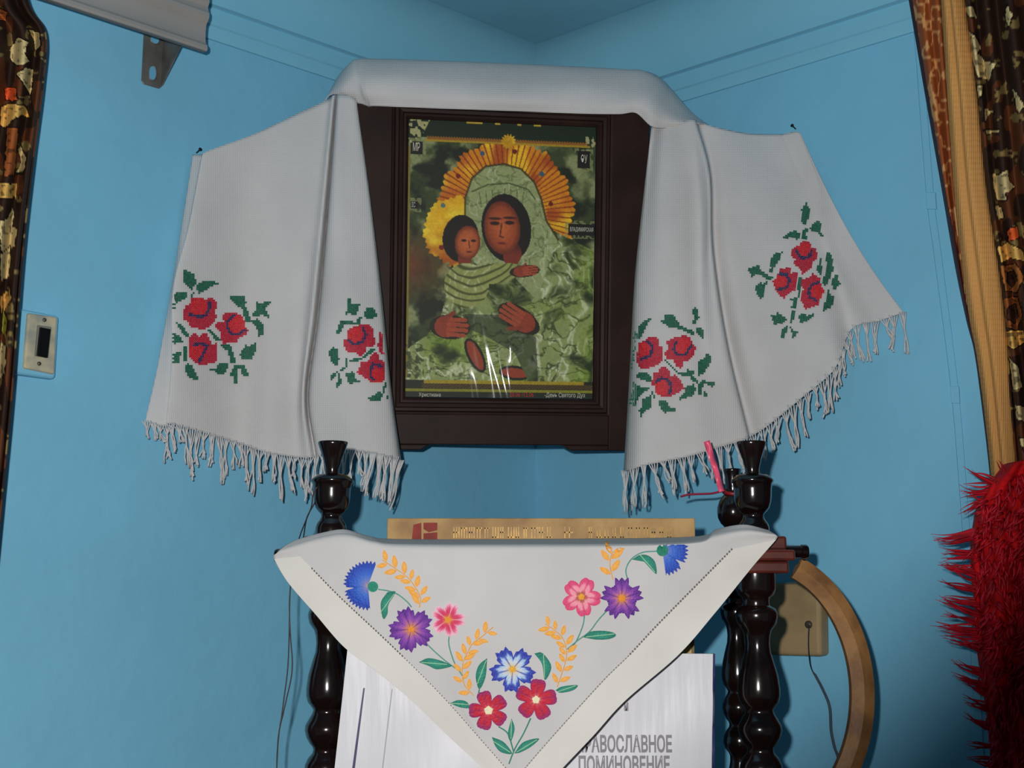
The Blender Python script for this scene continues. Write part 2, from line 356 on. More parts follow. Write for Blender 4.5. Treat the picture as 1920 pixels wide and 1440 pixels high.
# gems
for gx_, gy_, c_ in ((139, 58, (52, 96, 120)), (252, 92, (52, 96, 120)), (66, 158, (84, 120, 120)), (200, 52, (104, 28, 12)), (94, 102, (120, 24, 14)), (270, 148, (112, 20, 14)), (64, 236, (120, 30, 20))):
    I = np.where((np.hypot(X-gx_, Y-gy_) < 4.6)[..., None], np.array(c_, float), I)
# dark plaques
for x0, x1, y0, y1 in ((4, 27, 40, 64), (320, 345, 46, 78), (5, 20, 152, 166), (304, 356, 184, 206)):
    d_ = np.maximum(abs(X-(x0+x1)/2)-(x1-x0)/2, abs(Y-(y0+y1)/2)-(y1-y0)/2)
    I = mix(I, (150, 156, 104), ((d_ < 6) & (N(4, 20) > .5))*.7); I = np.where((d_ < 0)[..., None], np.array((20, 20, 14.)), I)
# bands above and below
top = Y < 40; I = np.where((Y < 32)[..., None], np.array((18, 40, 20.)), I); saw = 32+((X % 5)-2.5)*1.2
I = np.where(((Y >= 30) & (Y < 37) & (Y > saw-2) & (X > 34) & (X < 340))[..., None], np.array((150, 98, 34.)), I)
I = np.where(((Y >= 36) & (Y < 40) & (X > 30) & (X < 344))[..., None], np.array((176, 146, 34.)), I)
I = np.where(((X < 4) & (Y > 50) & (Y < 480))[..., None], np.array((132, 120, 44.)), I)
orn = ((X < 40-Y*.5) & (Y < 46) | (X > 335) & (Y < 44) & (Y > 18)) & (N(5, 21) > .55); I = np.where(orn[..., None], np.array((172, 172, 120.)), I)
I = np.where((np.hypot(X-188, Y-34) < 13+2*np.sin(np.arctan2(Y-34, X-188)*14))[..., None], mix(np.full(I.shape, 1.)*np.array((196, 150, 16)), (226, 190, 50), (N(6, 22)-.4)*2), I)
I = np.where((Y > 483)[..., None], np.array((30, 40, 22.)), I)
I = np.where(((Y > 483) & (Y < 489) & (X > 34) & (X < 338))[..., None], np.array((168, 148, 34.)), I)
I = np.where(((Y >= 489) & (Y < 498) & (((X+Y*1.2) % 6) < 3) & (X > 30))[..., None], np.array((104, 76, 30.)), I)
I = np.where(((Y >= 499) & (Y < 504))[..., None], np.array((138, 138, 36.)), I)
rin = (X < 34) & (Y > 410) & (Y < 484); I = np.where((rin & (N(7, 23) > .62))[..., None], np.array((70, 84, 44.)), I)
for x0, x1 in ((108, 138), (162, 172), (204, 212), (236, 250)): I = np.where(((Y < 3.5) & (X > x0) & (X < x1))[..., None], np.array((196, 166, 60.)), I)
I *= (1+.12*(N(3, 24)[..., None]-.5))
ny, nx = X.shape
V = [fp(x-178, 258-y, -.001) for y, x in zip(Y.ravel(), X.ravel())]
F = [(j*nx+i, (j+1)*nx+i, (j+1)*nx+i+1, j*nx+i+1) for j in range(ny-1) for i in range(nx-1)]
pm = mat('printed_paper', (255, 255, 255), .55, .0, 5, attr='Col', spec=.3)
pr = obj('icon_print', V, F, pm, icon, cols=lin(np.clip(I, 0, 255).reshape(-1, 3)[:, :]) if False else np.stack([lin(np.array([c, c, c]))[0:1].repeat(1) for c in []]) if False else (lambda c: np.where(c <= .04045, c/12.92, ((c+.055)/1.055)**2.4))(np.clip(I, 0, 255).reshape(-1, 3)/255))
pr['label'] = 'devotional print of a veiled mother and child with a rayed gold halo'
wht = mat('pale_print_ink', (206, 206, 190), .6, .02); redp = mat('red_print_ink', (190, 34, 26), .6, .02)
for s_, x_, z_, sz, sx_, m_ in (('МР', -163, 206, 22, .42, wht), ('ѲУ', 155, 196, 22, .42, wht), ('ІС', -167, 99, 13, .5, wht), ('ВЛАДИМИРСКАЯ', 152, 63, 11, .48, wht),
                                ('-День Святого Дух', 124, -251, 11.5, .74, wht), ('20.06 /12.06', 41, -251, 11.5, .8, redp), ('Христиана', -132, -253, 10, .8, wht)):
    put_text('lettering', s_, sz*PX, sx_, fp(x_, z_, -.0006), ex, ez, m_, pr)
# wrinkled clear film in front of the print
gm = bpy.data.materials.new('clear_film'); gm.use_nodes = True; nt = gm.node_tree; nt.nodes.clear()
out = nt.nodes.new('ShaderNodeOutputMaterial'); tr = nt.nodes.new('ShaderNodeBsdfTransparent'); gl = nt.nodes.new('ShaderNodeBsdfGlossy'); mx = nt.nodes.new('ShaderNodeMixShader')
gl.inputs['Roughness'].default_value = .055; lw = nt.nodes.new('ShaderNodeFresnel'); lw.inputs['IOR'].default_value = 1.45
nt.links.new(lw.outputs[0], mx.inputs[0]); nt.links.new(tr.outputs[0], mx.inputs[1]); nt.links.new(gl.outputs[0], mx.inputs[2]); nt.links.new(mx.outputs[0], out.inputs[0])
def film(x, z):
    lo = max(0., min(1., (40-z)/200)); a = math.exp(-((x-5)/75)**2)*lo
    wv = sum(k*math.sin((x+.05*z*q+5*math.sin(z/60+q))/p+q) for k, p, q in ((1.4, 9, 1), (.8, 5.5, 2), (.4, 3.4, 4)))
    return .0036+.00042*a*wv+.0072*lo*math.exp(-((x-34-.04*z)/50)**2)+.0002*math.sin(z/21+x/40)
fx = np.linspace(-hw+1, hw-1, 360); fz = np.linspace(-hh+1, hh-1, 90)
V = [fp(x, z, film(x, z)) for z in fz for x in fx]; n_ = len(fx)
F = [(j*n_+i, j*n_+i+1, (j+1)*n_+i+1, (j+1)*n_+i) for j in range(len(fz)-1) for i in range(n_-1)]
obj('film_cover', V, F, gm, icon, smooth=True)['label'] = 'wrinkled clear film'

# ------------------------------------------------------------------ embroidered towel over the icon
linen = weave('white_linen', (206, 204, 203), fu=84, fv=90, strength=.3, dist=.0009)
towel = thing('embroidered_towel', fp(0, 330, 0), 'long white fringed linen towel with cross-stitched red roses draped over the icon', 'towel')
def Yc(col, off): return [(x, y, o) for (x, y), o in zip(col, off)]
def wY(pts, side, o=.006): return [(x, y, wallY(x, y, side, o)) for x, y in pts]
lw_cols = [wY([(362, 290), (345, 400), (322, 540), (297, 680), (272, 790)], 'L', .006),
           [(x, y, wallY(x, y, 'L', .022)) for x, y in [(378, 290), (354, 420), (327, 545), (321, 690), (311, 800)]],
           [(x, y, wallY(x, y, 'L', .029)) for x, y in [(392, 282), (366, 420), (336, 545), (332, 690), (322, 795)]],
           Yc([(480, 250), (462, 400), (450, 560), (440, 700), (430, 825)], [1.835, 1.83, 1.825, 1.825, 1.83]),
           Yc([(560, 212), (545, 400), (525, 600), (510, 720), (495, 847)], [1.85, 1.838, 1.83, 1.83, 1.83]),
           Yc([(608, 190), (588, 400), (570, 590), (556, 740), (552, 857)], [1.853, 1.842, 1.838, 1.842, 1.843]),
           Yc([(624, 180), (604, 400), (586, 590), (569, 740), (580, 858)], [1.848, 1.834, 1.826, 1.831, 1.84]),
           Yc([(631, 176), (614, 400), (597, 590), (578, 740), (592, 856)], [1.862, 1.86, 1.852, 1.852, 1.846]),
           Yc([(635, 177), (620, 400), (604, 590), (588, 740), (604, 852)], [1.840, 1.822, 1.815, 1.82, 1.833]),
           Yc([(650, 178), (652, 400), (655, 560), (655, 700), (665, 845)], [1.835, 1.82, 1.81, 1.81, 1.815]),
           Yc([(665, 184), (690, 400), (706, 560), (722, 720), (738, 858)], [1.84, 1.84, 1.835, 1.83, 1.83]),
           Yc([(668, 186), (697, 400), (716, 560), (732, 720), (752, 866)], [1.846, 1.85, 1.862, 1.875, 1.868])]
rip = lambda u, v: .0025*math.sin(17*u+3*v)*math.sin(math.pi*min(1, v+.15))+.0015*math.sin(41*u-5*v)
LWG = Patch(lw_cols, 150, 90, lambda u, v: rip(u, v)*min(1, 8*u), 'L')
rw_cols = [Yc([(1222, 238), (1208, 360), (1191, 520), (1181, 700), (1170, 884)], [1.905, 1.90, 1.91, 1.92, 1.925]),
           Yc([(1226, 237), (1214, 360), (1198, 520), (1189, 700), (1178, 882)], [1.905, 1.89, 1.885, 1.88, 1.88]),
           Yc([(1245, 234), (1235, 380), (1228, 560), (1222, 720), (1212, 872)], [1.895, 1.87, 1.86, 1.855, 1.855]),
           Yc([(1275, 228), (1280, 380), (1280, 560), (1285, 720), (1290, 856)], [1.892, 1.868, 1.855, 1.85, 1.855]),
           Yc([(1294, 224), (1312, 380), (1316, 560), (1328, 700), (1350, 838)], [1.888, 1.872, 1.858, 1.852, 1.86]),
           Yc([(1303, 225), (1329, 330), (1334, 470), (1358, 640), (1398, 824)], [1.888, 1.858, 1.848, 1.85, 1.868]),
           Yc([(1309, 228), (1334, 330), (1340, 470), (1366, 645), (1408, 818)], [1.92, 1.91, 1.90, 1.895, 1.885]),
           Yc([(1340, 238), (1362, 345), (1375, 480), (1400, 640), (1440, 798)], [1.915, 1.90, 1.885, 1.875, 1.87]),
           Yc([(1400, 250), (1425, 370), (1450, 500), (1475, 630), (1508, 742)], [1.925, 1.90, 1.88, 1.865, 1.855]),
           Yc([(1455, 252), (1488, 370), (1520, 480), (1545, 590), (1566, 690)], [1.93, 1.90, 1.875, 1.855, 1.835]),
           Yc([(1476, 250), (1512, 360), (1550, 465), (1582, 560), (1596, 618)], [1.934, 1.905, 1.885, 1.868, 1.86]),
           Yc([(1489, 247), (1528, 350), (1570, 450), (1612, 535), (1648, 602)], [1.932, 1.90, 1.87, 1.845, 1.825]),
           wY([(1499, 248), (1543, 342), (1590, 432), (1640, 512), (1694, 586)], 'R', .006)]
RWG = Patch(rw_cols, 160, 90, lambda u, v: rip(u+.4, v)*min(1, 8*(1-u)), 'R')
# the rolled part over the frame's top: rows from behind the frame over the top to the hanging front edge
rr = [  # x stations, each a short column back -> front
    [(600, 215, 1.885), (612, 185, 1.87), (622, 178, 1.86), (634, 176, 1.85), (644, 180, 1.85)],
    [(630, 150, 1.90), (636, 148, 1.865), (640, 158, 1.845), (648, 172, 1.84), (660, 190, 1.85)],
    [(655, 120, 1.90), (660, 118, 1.86), (664, 140, 1.832), (672, 168, 1.83), (682, 196, 1.845)],
    [(668, 113, 1.90), (674, 113, 1.862), (678, 142, 1.83), (684, 172, 1.825), (692, 200, 1.845)],
    [(700, 112, 1.905), (702, 113, 1.868), (704, 142, 1.832), (706, 172, 1.825), (708, 199, 1.838)],
    [(800, 115, 1.915), (800, 116, 1.876), (802, 146, 1.838), (804, 176, 1.83), (806, 203, 1.84)],
    [(950, 121, 1.93), (950, 122, 1.892), (952, 154, 1.855), (954, 184, 1.842), (955, 208, 1.852)],
    [(1080, 127, 1.945), (1080, 128, 1.908), (1080, 160, 1.872), (1080, 190, 1.862), (1080, 213, 1.868)],
    [(1170, 132, 1.955), (1170, 133, 1.92), (1168, 165, 1.885), (1164, 192, 1.872), (1160, 214, 1.878)],
    [(1205, 133, 1.96), (1204, 136, 1.925), (1200, 168, 1.888), (1196, 192, 1.876), (1192, 212, 1.882)],
    [(1236, 145, 1.96), (1232, 152, 1.925), (1226, 184, 1.885), (1222, 210, 1.873), (1220, 236, 1.882)],
    [(1262, 172, 1.96), (1256, 180, 1.925), (1250, 206, 1.89), (1246, 224, 1.882), (1242, 240, 1.89)],
    [(1296, 210, 1.955), (1290, 214, 1.925), (1282, 222, 1.9), (1276, 230, 1.89), (1270, 238, 1.892)],
    [(1330, 236, 1.95), (1322, 234, 1.925), (1312, 232, 1.905), (1304, 232, 1.9), (1296, 236, 1.9)]]
TOP = Patch(rr, 150, 36, lambda u, v: .002*math.sin(29*u+4*v)*math.sin(math.pi*v))
V = []; F = []; U = []
for g in (LWG, RWG, TOP): F += g.faces(len(V), True); V += list(g.verts()); U += list(g.uvs())
obj('cloth', V, F, linen, towel, smooth=True, uvs=U, solid=.0014)
# cross-stitch
thr = {'g': mat('green_thread', (8, 98, 72), .7, .25, 300, spec=.3), 'r': mat('red_thread', (214, 18, 36), .65, .2, 300, spec=.35),
       'c': mat('crimson_thread', (190, 14, 50), .65, .2, 300, spec=.35), 'n': mat('navy_thread', (44, 34, 84), .7, .2, 300)}
def stitches(name, cells, g, m, parent, pitch, lift):
    V = []; F = []
    for x, y, a in cells:
        base = g.at(x, y, lift); dx = g.at(x+1, y, lift)-base; dy = g.at(x, y+1, lift)-base; c, s = math.cos(a), math.sin(a); Yb = g.Y(x, y); fx_ = ptY(x+1, y, Yb)-ptY(x, y, Yb); fy_ = ptY(x, y+1, Yb)-ptY(x, y, Yb)
        if np.linalg.norm(dx) > 1.8*np.linalg.norm(fx_): dx = fx_
        if np.linalg.norm(dy) > 1.8*np.linalg.norm(fy_): dy = fy_
        e1 = (dx*c+dy*s)*pitch; e2 = (dy*c-dx*s)*pitch; i0 = len(V)
        for k in range(8):
            t = math.pi/4*k+math.pi/4; r = (.82 if k % 2 == 0 else .43)*random.uniform(.93, 1.07); V.append(base+e1*r*math.cos(t)+e2*r*math.sin(t))
        F.append(tuple(range(i0+7, i0-1, -1)))
    return obj(name, V, F, m, parent)
def bouquet(g, ox, oy, sc, leaves, roses, ang=0., pitch=3.5):
    T = lambda P: [(ox+x/sc, oy+y/sc) for x, y in P]
    def cells(mask_fn, box):
        x0, x1, y0, y1 = box; cx_, cy_ = (x0+x1)/2, (y0+y1)/2; R = max(x1-x0, y1-y0)/2*1.5+pitch; k = int(R/pitch)+1; c, s = math.cos(ang), math.sin(ang)
        i, j = np.meshgrid(np.arange(-k, k+1), np.arange(-k, k+1)); X_ = ox+round((cx_-ox)/pitch)*pitch+(i*c-j*s)*pitch; Y_ = oy+round((cy_-oy)/pitch)*pitch+(i*s+j*c)*pitch
        m_ = mask_fn(X_, Y_); return [(x, y, ang) for x, y in zip(X_[m_], Y_[m_])]
    bb = lambda P: (min(p[0] for p in P), max(p[0] for p in P), min(p[1] for p in P), max(p[1] for p in P))
    for P in leaves:
        P = T(P); cl = cells(lambda a, b: inpoly(P, a, b), bb(P))
        if cl: stitches('embroidered_leaf', cl, g, thr['g'], towel, pitch, .0030)
    for P, (ix, iy, ir), arc in roses:
        P = T(P); A_ = T(arc) if arc else None; ix, iy, ir = ox+ix/sc, oy+iy/sc, ir/sc
        nav = lambda a, b: (segdist(A_, a, b) < pitch*.72) if A_ else np.zeros(a.shape, bool)
        q1 = cells(lambda a, b: inpoly(P, a, b) & ~nav(a, b) & (np.hypot(a-ix, b-iy) >= ir), bb(P))
        rose = stitches('embroidered_rose', q1, g, thr['c'], towel, pitch, .0030)
        q2 = cells(lambda a, b: inpoly(P, a, b) & ~nav(a, b) & (np.hypot(a-ix, b-iy) < ir), bb(P))
        if q2: stitches('rose_heart', q2, g, thr['r'], rose, pitch, .0032)
        if A_:
            q3 = cells(nav, bb(P))
            if q3: stitches('petal_outline', q3, g, thr['n'], rose, pitch, .0034)
LA = [[(250,80),(375,140),(390,230),(345,310),(260,240)],[(390,300),(400,250),(460,215),(540,205),(640,240),(560,265),(500,310),(420,345)],[(130,360),(190,330),(300,330),(290,390),(190,440),(150,545),(130,540)],[(320,350),(390,330),(340,390)],[(745,380),(830,365),(910,375),(930,450),(910,510),(850,500),(790,430)],[(890,530),(930,500),(990,640),(930,660)],[(1045,430),(1080,455),(1120,440),(1200,440),(1140,510),(1180,610),(1110,580),(1000,600),(990,560),(1040,520)],[(980,640),(1060,620),(1130,690),(1110,790),(1070,815),(1040,710)],[(170,655),(240,690),(300,770),(310,820),(260,800),(200,710)],[(130,700),(140,760),(200,800),(260,870),(160,890),(130,880)],[(130,990),(230,970),(210,1090),(130,1110)],[(250,900),(290,930),(300,1090),(250,1080)],[(290,1100),(350,1130),(380,1200),(430,1285),(310,1260),(270,1170)],[(515,740),(570,750),(660,860),(610,860)],[(650,900),(760,900),(790,1000),(830,1100),(760,1090),(740,980)],[(860,1010),(930,900),(960,920),(1030,885),(1040,960),(990,1050),(890,1070)],[(530,1165),(600,1160),(650,1090),(740,1100),(720,1190),(650,1230),(590,1190)],[(800,1130),(850,1120),(830,1320),(790,1320),(810,1230),(745,1250)],[(850,1110),(910,1120),(970,1240),(890,1230)]]
RA = [([(330,400),(430,385),(510,420),(530,395),(590,405),(625,470),(590,540),(610,590),(590,660),(510,720),(440,745),(400,710),(330,715),(310,650),(250,620),(265,490),(320,470)],(420,490,95),[(325,575),(430,600),(500,580),(530,520),(530,440)]),
      ([(670,570),(760,555),(800,545),(900,600),(920,720),(955,740),(920,800),(850,830),(830,885),(740,870),(690,895),(650,830),(660,770),(590,710),(620,660),(690,650)],(830,680,90),[(800,590),(740,630),(720,700),(760,780),(840,790),(920,740)]),
      ([(310,840),(370,770),(420,810),(500,765),(545,850),(550,900),(610,880),(625,1000),(600,1090),(440,1125),(390,1100),(310,1030),(310,950)],(380,980,80),[(360,910),(430,880),(510,910),(480,980),(420,1080)])]
bouquet(LWG, 300, 490, 5.76, LA, RA)
LB = [[(370,120),(400,120),(420,170),(480,190),(520,160),(510,190),(490,230),(470,310),(390,290),(340,300),(370,220)],[(550,280),(590,215),(660,230),(710,310),(640,350),(560,330)],[(470,340),(540,330),(510,380),(500,420),(340,420),(290,370),(370,375),(480,380)],[(290,365),(340,390),(310,470),(255,550),(250,480)],[(165,710),(205,665),(260,690),(275,810),(245,880),(170,800)],[(640,680),(690,690),(560,790),(430,840),(360,830),(420,800),(520,790)],[(340,790),(370,790),(360,900),(280,950),(270,910),(340,890)],[(170,1050),(190,980),(260,930),(230,1010)],[(255,960),(290,960),(300,1080),(250,1135)],[(345,960),(430,940),(470,1030),(535,1060),(380,1075)],[(595,1245),(690,1190),(730,1155),(770,1190),(740,1275),(640,1265)],[(765,1100),(795,1090),(795,1170),(770,1180)],[(795,1060),(815,1060),(820,1250),(805,1270)]]
RB = [([(380,460),(450,430),(540,405),(600,410),(650,450),(665,540),(685,580),(670,650),(590,660),(570,730),(510,770),(470,720),(370,720),(330,640),(335,580),(370,570)],(460,530,85),[(545,450),(575,530),(530,610),(430,635),(380,590)]),
      ([(630,760),(680,715),(720,740),(725,800),(775,810),(800,930),(775,1060),(650,1070),(590,1030),(545,1000),(470,950),(510,880),(520,820),(600,820)],(715,985,80),[(760,880),(650,850),(630,930),(630,990),(660,1030)]),
      ([(738,470),(752,470),(780,760),(750,750),(710,660),(720,550)],(0,0,1),None)]
bouquet(LWG, 590, 540, 6., LB, RB)
LC = [[(375,210),(330,280),(280,380),(220,480),(200,430),(230,310),(290,240)],[(160,360),(200,370),(200,480),(175,500),(160,440)],[(170,560),(195,540),(160,760),(145,790),(145,700)],[(450,240),(510,230),(520,180),(600,170),(640,220),(690,280),(700,340),(590,330),(520,290)],[(690,300),(760,330),(850,370),(850,410),(800,400),(720,350)],[(875,65),(890,180),(915,210),(870,260),(850,310),(835,270),(850,200),(820,150)],[(870,340),(920,310),(960,370),(950,460),(900,410),(870,380)],[(520,690),(560,710),(680,840),(780,830),(760,780),(800,810),(850,820),(830,870),(900,920),(900,960),(840,930),(790,870),(690,860),(620,810)],[(890,870),(900,710),(970,660),(990,610),(1030,640),(1030,720),(960,840)],[(900,950),(960,910),(1010,940),(1060,920),(1090,960),(1050,990),(950,950),(940,1060),(900,1090)],[(950,1040),(995,1060),(990,1105),(960,1090)],[(740,1060),(760,980),(850,960),(870,1030),(830,1090),(690,1140),(690,1110)],[(190,850),(260,830),(330,840),(370,900),(360,940),(290,920),(200,880)],[(160,940),(200,960),(280,1010),(350,990),(350,1020),(280,1050),(200,1150),(190,1210),(110,1170),(150,1060)],[(270,1130),(360,1090),(370,1220),(290,1270),(240,1340),(230,1260),(270,1220)],[(360,1020),(420,1100),(410,1130),(370,1080)],[(440,1130),(550,1160),(580,1240),(635,1230),(630,1260),(520,1285),(470,1230)]]
RCc = [([(320,420),(370,430),(440,440),(445,510),(490,550),(490,630),(500,690),(440,750),(310,785),(240,795),(200,700),(210,590),(230,490),(310,470)],(280,570,75),[(325,480),(380,540),(360,640),(250,680)]),
      ([(540,480),(600,450),(650,430),(740,410),(810,440),(830,500),(875,540),(840,650),(790,700),(740,690),(710,785),(640,770),(620,690),(530,680),(520,600),(560,580)],(730,530,90),[(650,480),(620,560),(650,630),(740,630),(800,560),(820,520)]),
      ([(390,820),(450,820),(480,760),(540,770),(580,830),(590,870),(640,850),(700,910),(740,1010),(680,1050),(560,1110),(460,1090),(410,1050),(405,970),(370,970)],(480,1000,85),[(420,940),(480,890),(560,920),(590,980),(570,1060)])]
bouquet(RWG, 1160, 560, 6., LC, RCc)
LD = [[(630,45),(660,120),(650,200),(610,280),(580,240),(580,120)],[(660,290),(740,220),(780,260),(770,330),(790,380),(765,385),(740,330),(690,335)],[(390,405),(440,350),(510,320),(560,340),(575,370),(540,405),(470,390)],[(590,310),(650,300),(620,360),(640,400),(590,410),(580,370)],[(270,620),(320,540),(400,525),(360,610),(310,680),(290,730),(265,720),(285,670)],[(55,690),(130,670),(165,635),(175,690),(210,720),(280,760),(310,780),(260,800),(190,750),(140,740),(100,790),(95,740)],[(130,880),(180,810),(210,840),(270,790),(220,870),(215,960),(190,990),(150,930)],[(730,680),(770,580),(775,680),(765,760),(735,720)],[(840,500),(880,600),(890,690),(850,790),(810,860),(780,820),(815,720),(820,580)],[(860,810),(900,760),(925,710),(930,790),(960,830),(915,860),(900,910),(880,850)],[(830,880),(870,940),(900,950),(890,1020),(850,1070),(790,1095),(810,1000)],[(550,780),(580,770),(560,960),(530,1000),(520,1080),(480,1070),(500,1000),(460,990),(540,960)],[(490,1090),(530,1110),(490,1210),(460,1200)],[(285,1130),(320,1150),(350,1110),(400,1140),(440,1180),(400,1215),(320,1230)],[(540,1150),(590,1115),(640,1140),(700,1115),(690,1150),(620,1200),(580,1215)],[(380,1310),(410,1250),(450,1230),(430,1310),(390,1380)],[(470,1240),(510,1290),(550,1290),(520,1330),(510,1370),(490,1340)]]
RD = [([(580,430),(640,415),(670,450),(680,480),(720,500),(740,580),(690,620),(690,670),(590,740),(560,680),(505,640),(520,600),(470,560),(500,490),(560,460)],(610,500,62),[(535,520),(560,570),(610,590),(660,560),(680,510)]),
      ([(360,700),(400,680),(470,685),(480,730),(550,720),(530,800),(530,890),(460,920),(410,975),(350,930),(330,890),(305,810),(350,760)],(380,810,65),[(370,735),(440,750),(465,810),(430,880),(350,890)]),
      ([(580,790),(640,780),(690,735),(770,790),(760,830),(805,900),(760,980),(740,1040),(620,1075),(580,1010),(570,930),(600,880),(580,850)],(735,910,70),[(750,820),(680,840),(650,900),(660,960),(730,1000)])]
bouquet(RWG, 1390, 370, 5.145, LD, RD, ang=math.radians(8))
# fringe: one mesh for each tassel
fringe_m = mat('linen_fringe_thread', (206, 204, 203), .9, .08, 200, spec=.1)
def tassel(x, y, Y, length, lean, k=4, curl=6):
    mb = MB(); sp = random.uniform(5, 9); jt = random.uniform(.3, .6)
    for q in range(k):
        a = (q/(k-1)-.5)*2; ph = random.uniform(0, 6); am = random.uniform(.3, 1)*curl; ln = length*random.uniform(.82, 1.05); P = []
        for i in range(11):
            t = i/10; gather = (1-min(1, t/jt))*a*sp+(max(0, t-jt))*a*random.uniform(2, 6)
            xx = x+gather+lean*t+am*math.sin(ph+t*4.5)*t; yy = y+ln*t-2; P.append(ptY(xx, yy, min(Y-.004+.006*math.sin(ph*2+t*5)*t-.002*q, wallY(xx, yy, 'L' if x < 960 else 'R', .004))))
        mb.tube(P, .0011, 4, taper=lambda t: 1 if t < .8 else 1.25)
    mb.build('tassel', fringe_m, towel, smooth=True)
def edge(g, n, skip0=0):
    row = g.A[:, -1]; s = np.concatenate([[0], np.cumsum(np.hypot(np.diff(row[:, 0]), np.diff(row[:, 1])))])
    return [[np.interp(t, s, row[:, c]) for c in range(3)] for t in np.linspace(2, s[-1]-2, n)]
for x, y, Yv in edge(LWG, 38):
    ln = 34 if x < 300 else 68+24*math.sin(x*.11)+random.uniform(-8, 8)
    if x > 690: ln = 78+(x-690)*.25
    tassel(x, y, Yv, ln, random.uniform(-9, 9) if x < 690 else random.uniform(-18, -6), 4 if x < 690 else 6)
for x, y, Yv in edge(RWG, 36):
    ln = 62+16*math.sin(x*.09)+random.uniform(-8, 8)
    if x < 1215: ln = 78
    tassel(x, y, Yv, ln, random.uniform(-4, 14) if x > 1215 else random.uniform(-4, 8), 4 if x > 1215 else 5)
nailm = mat('dark_nail_steel', (40, 36, 38), .4, .1, metal=.6)
for side, x, y, lab in (('L', 366, 289, 'small dark nail holding the towel corner nearer the light switch'), ('R', 1494, 244, 'small dark nail holding the towel corner nearer the rust curtain')):
    n = nL if side == 'L' else nR; mb = MB(); mb.lathe(wallpt(x, y, side, -.004), [(.0011, 0), (.0011, .014), (.0026, .0142), (.0028, .0154), (.0015, .016)], 10, axis=n+np.array([0, 0, .25]))
    tag(mb.build('nail', nailm, smooth=True), lab, 'nail', 'nails pinning the towel')

# ------------------------------------------------------------------ turned stand
lac = mat('black_brown_lacquer', (22, 12, 10), .16, .35, 20, bump=.03, bscale=40, spec=.55, coat=.5, col2=(14, 8, 7))
lac2 = mat('reddish_brown_lacquer', (92, 38, 28), .3, .3, 16, spec=.45, col2=(62, 26, 20))
YF, YB = 1.50, 1.78
mF = YF/2431.
SH_T = CZ+.0475; SH_B = CZ+.031; LOW = 1.245
stand = thing('turned_shelf_stand', (.035, 1.63, 0), 'black lacquered shelf stand with turned posts and urn-shaped finials in the corner', 'shelf')
prof_f = [(27.5, 827), (28.5, 829), (27.5, 833), (24, 843), (20.5, 853), (17.5, 862), (16.5, 868), (14, 876), (13.2, 884), (13.5, 888), (30, 891), (33, 894), (39.5, 899), (40, 903), (37, 907), (35.5, 918), (35, 930), (33.5, 942), (30, 953), (24.5, 960), (19.5, 965), (19, 970), (22, 976), (27, 983), (29, 990), (29, 1004)]
prof_p = [(24, 1029), (37, 1034), (38, 1040), (37.5, 1075), (37, 1105), (33, 1115), (26, 1120), (24, 1127), (25, 1135), (36, 1141), (39, 1150), (38.5, 1158), (36, 1168), (27, 1180), (24, 1190), (22.5, 1204), (24, 1220), (30, 1240), (36, 1262), (39, 1285), (39, 1298), (36, 1310), (28, 1320), (25, 1325), (27, 1331), (33, 1341), (39, 1352), (40, 1361), (37, 1373), (31, 1384), (25, 1391), (23.5, 1396), (25, 1402), (33, 1411), (38, 1422), (39.5, 1434), (36, 1446), (27, 1456), (24, 1463), (24, 1475), (30, 1500), (38, 1540), (39, 1560), (30, 1578), (25, 1585), (37, 1592), (37, 1604)]
def zpx(y): return CZ+(1110-y)*mF
base_low = zpx(1604)
for (x, yy, fin, sc) in ((618, YF, 1, 1.), (1417, YF, 1, 1.), (1379, YB, 2, .9), (640, YB, 0, .9)):
    c = np.array([(x-960)/2431*yy, yy, 0]); p = [(r*mF*sc, zpx(y)) for r, y in prof_p][::-1]
    p = [(r, z) for r, z in p if z < SH_B-.0001]
    mb = MB(); mb.lathe(c, [(.016, .0), (.026, .02), (.02, .05), (.024, .12), (.016, .2), (.026, .35), (.017, .55), (.026, .75), (.017, .95), (.024, 1.1), (.022, base_low-.012)]+p+[(p[-1][0], SH_B+.004)], 32)
    post = autosmooth(mb.build('post', lac, stand), 50)
    if fin:
        pf = prof_f if fin == 1 else [(16.5, 859), (17.5, 861), (16.5, 864), (14.5, 874), (13.5, 886), (13, 893), (12, 900), (12.5, 905), (19, 910), (26, 920), (30, 932), (30.5, 942), (29, 952), (24, 962), (18, 968), (17, 975), (24, 985), (26, 1004)]
        k = yy/2431. if fin == 2 else mF; top0 = zpx(1004)-.003
        if fin == 2: q = [(r*k, CZ+(1110-y-20)*k) for r, y in pf]
        else: q = [(r*k, zpx(y)) for r, y in pf]
        q = q[::-1]; q = [(q[0][0], SH_T-.002)]+[e for e in q if e[1] > SH_T]
        r0, z0 = q[-1]; q += [(r0*.8, z0+.0004), (r0*.72, z0-.006), (.001, z0-.008)]
        mb = MB(); mb.lathe(c, q, 32); autosmooth(mb.build('finial', lac, post), 50)
SX0, SX1 = -.252, .322
def board(name, z0, z1, y0, y1, x0, x1, m): mb = MB(); mb.box(((x0+x1)/2, (y0+y1)/2, (z0+z1)/2), (1, 0, 0), (0, 1, 0), (0, 0, 1), x1-x0, y1-y0, z1-z0); return mb.build(name, m, stand, bevel=.003)
board('shelf', SH_B+.004, SH_T, 1.464, 1.83, SX0, SX1, lac2)
board('shelf_moulding', SH_B-.010, SH_B+.004, 1.472, 1.82, SX0+.008, SX1-.006, lac2)
for bx_ in (SX1-.030, SX0+.010): board('end_block', SH_T, SH_T+.0165, 1.49, 1.80, bx_, bx_+.026, lac2)
board('shelf', LOW-.018, LOW, 1.452, 1.82, SX0, SX1, lac2)
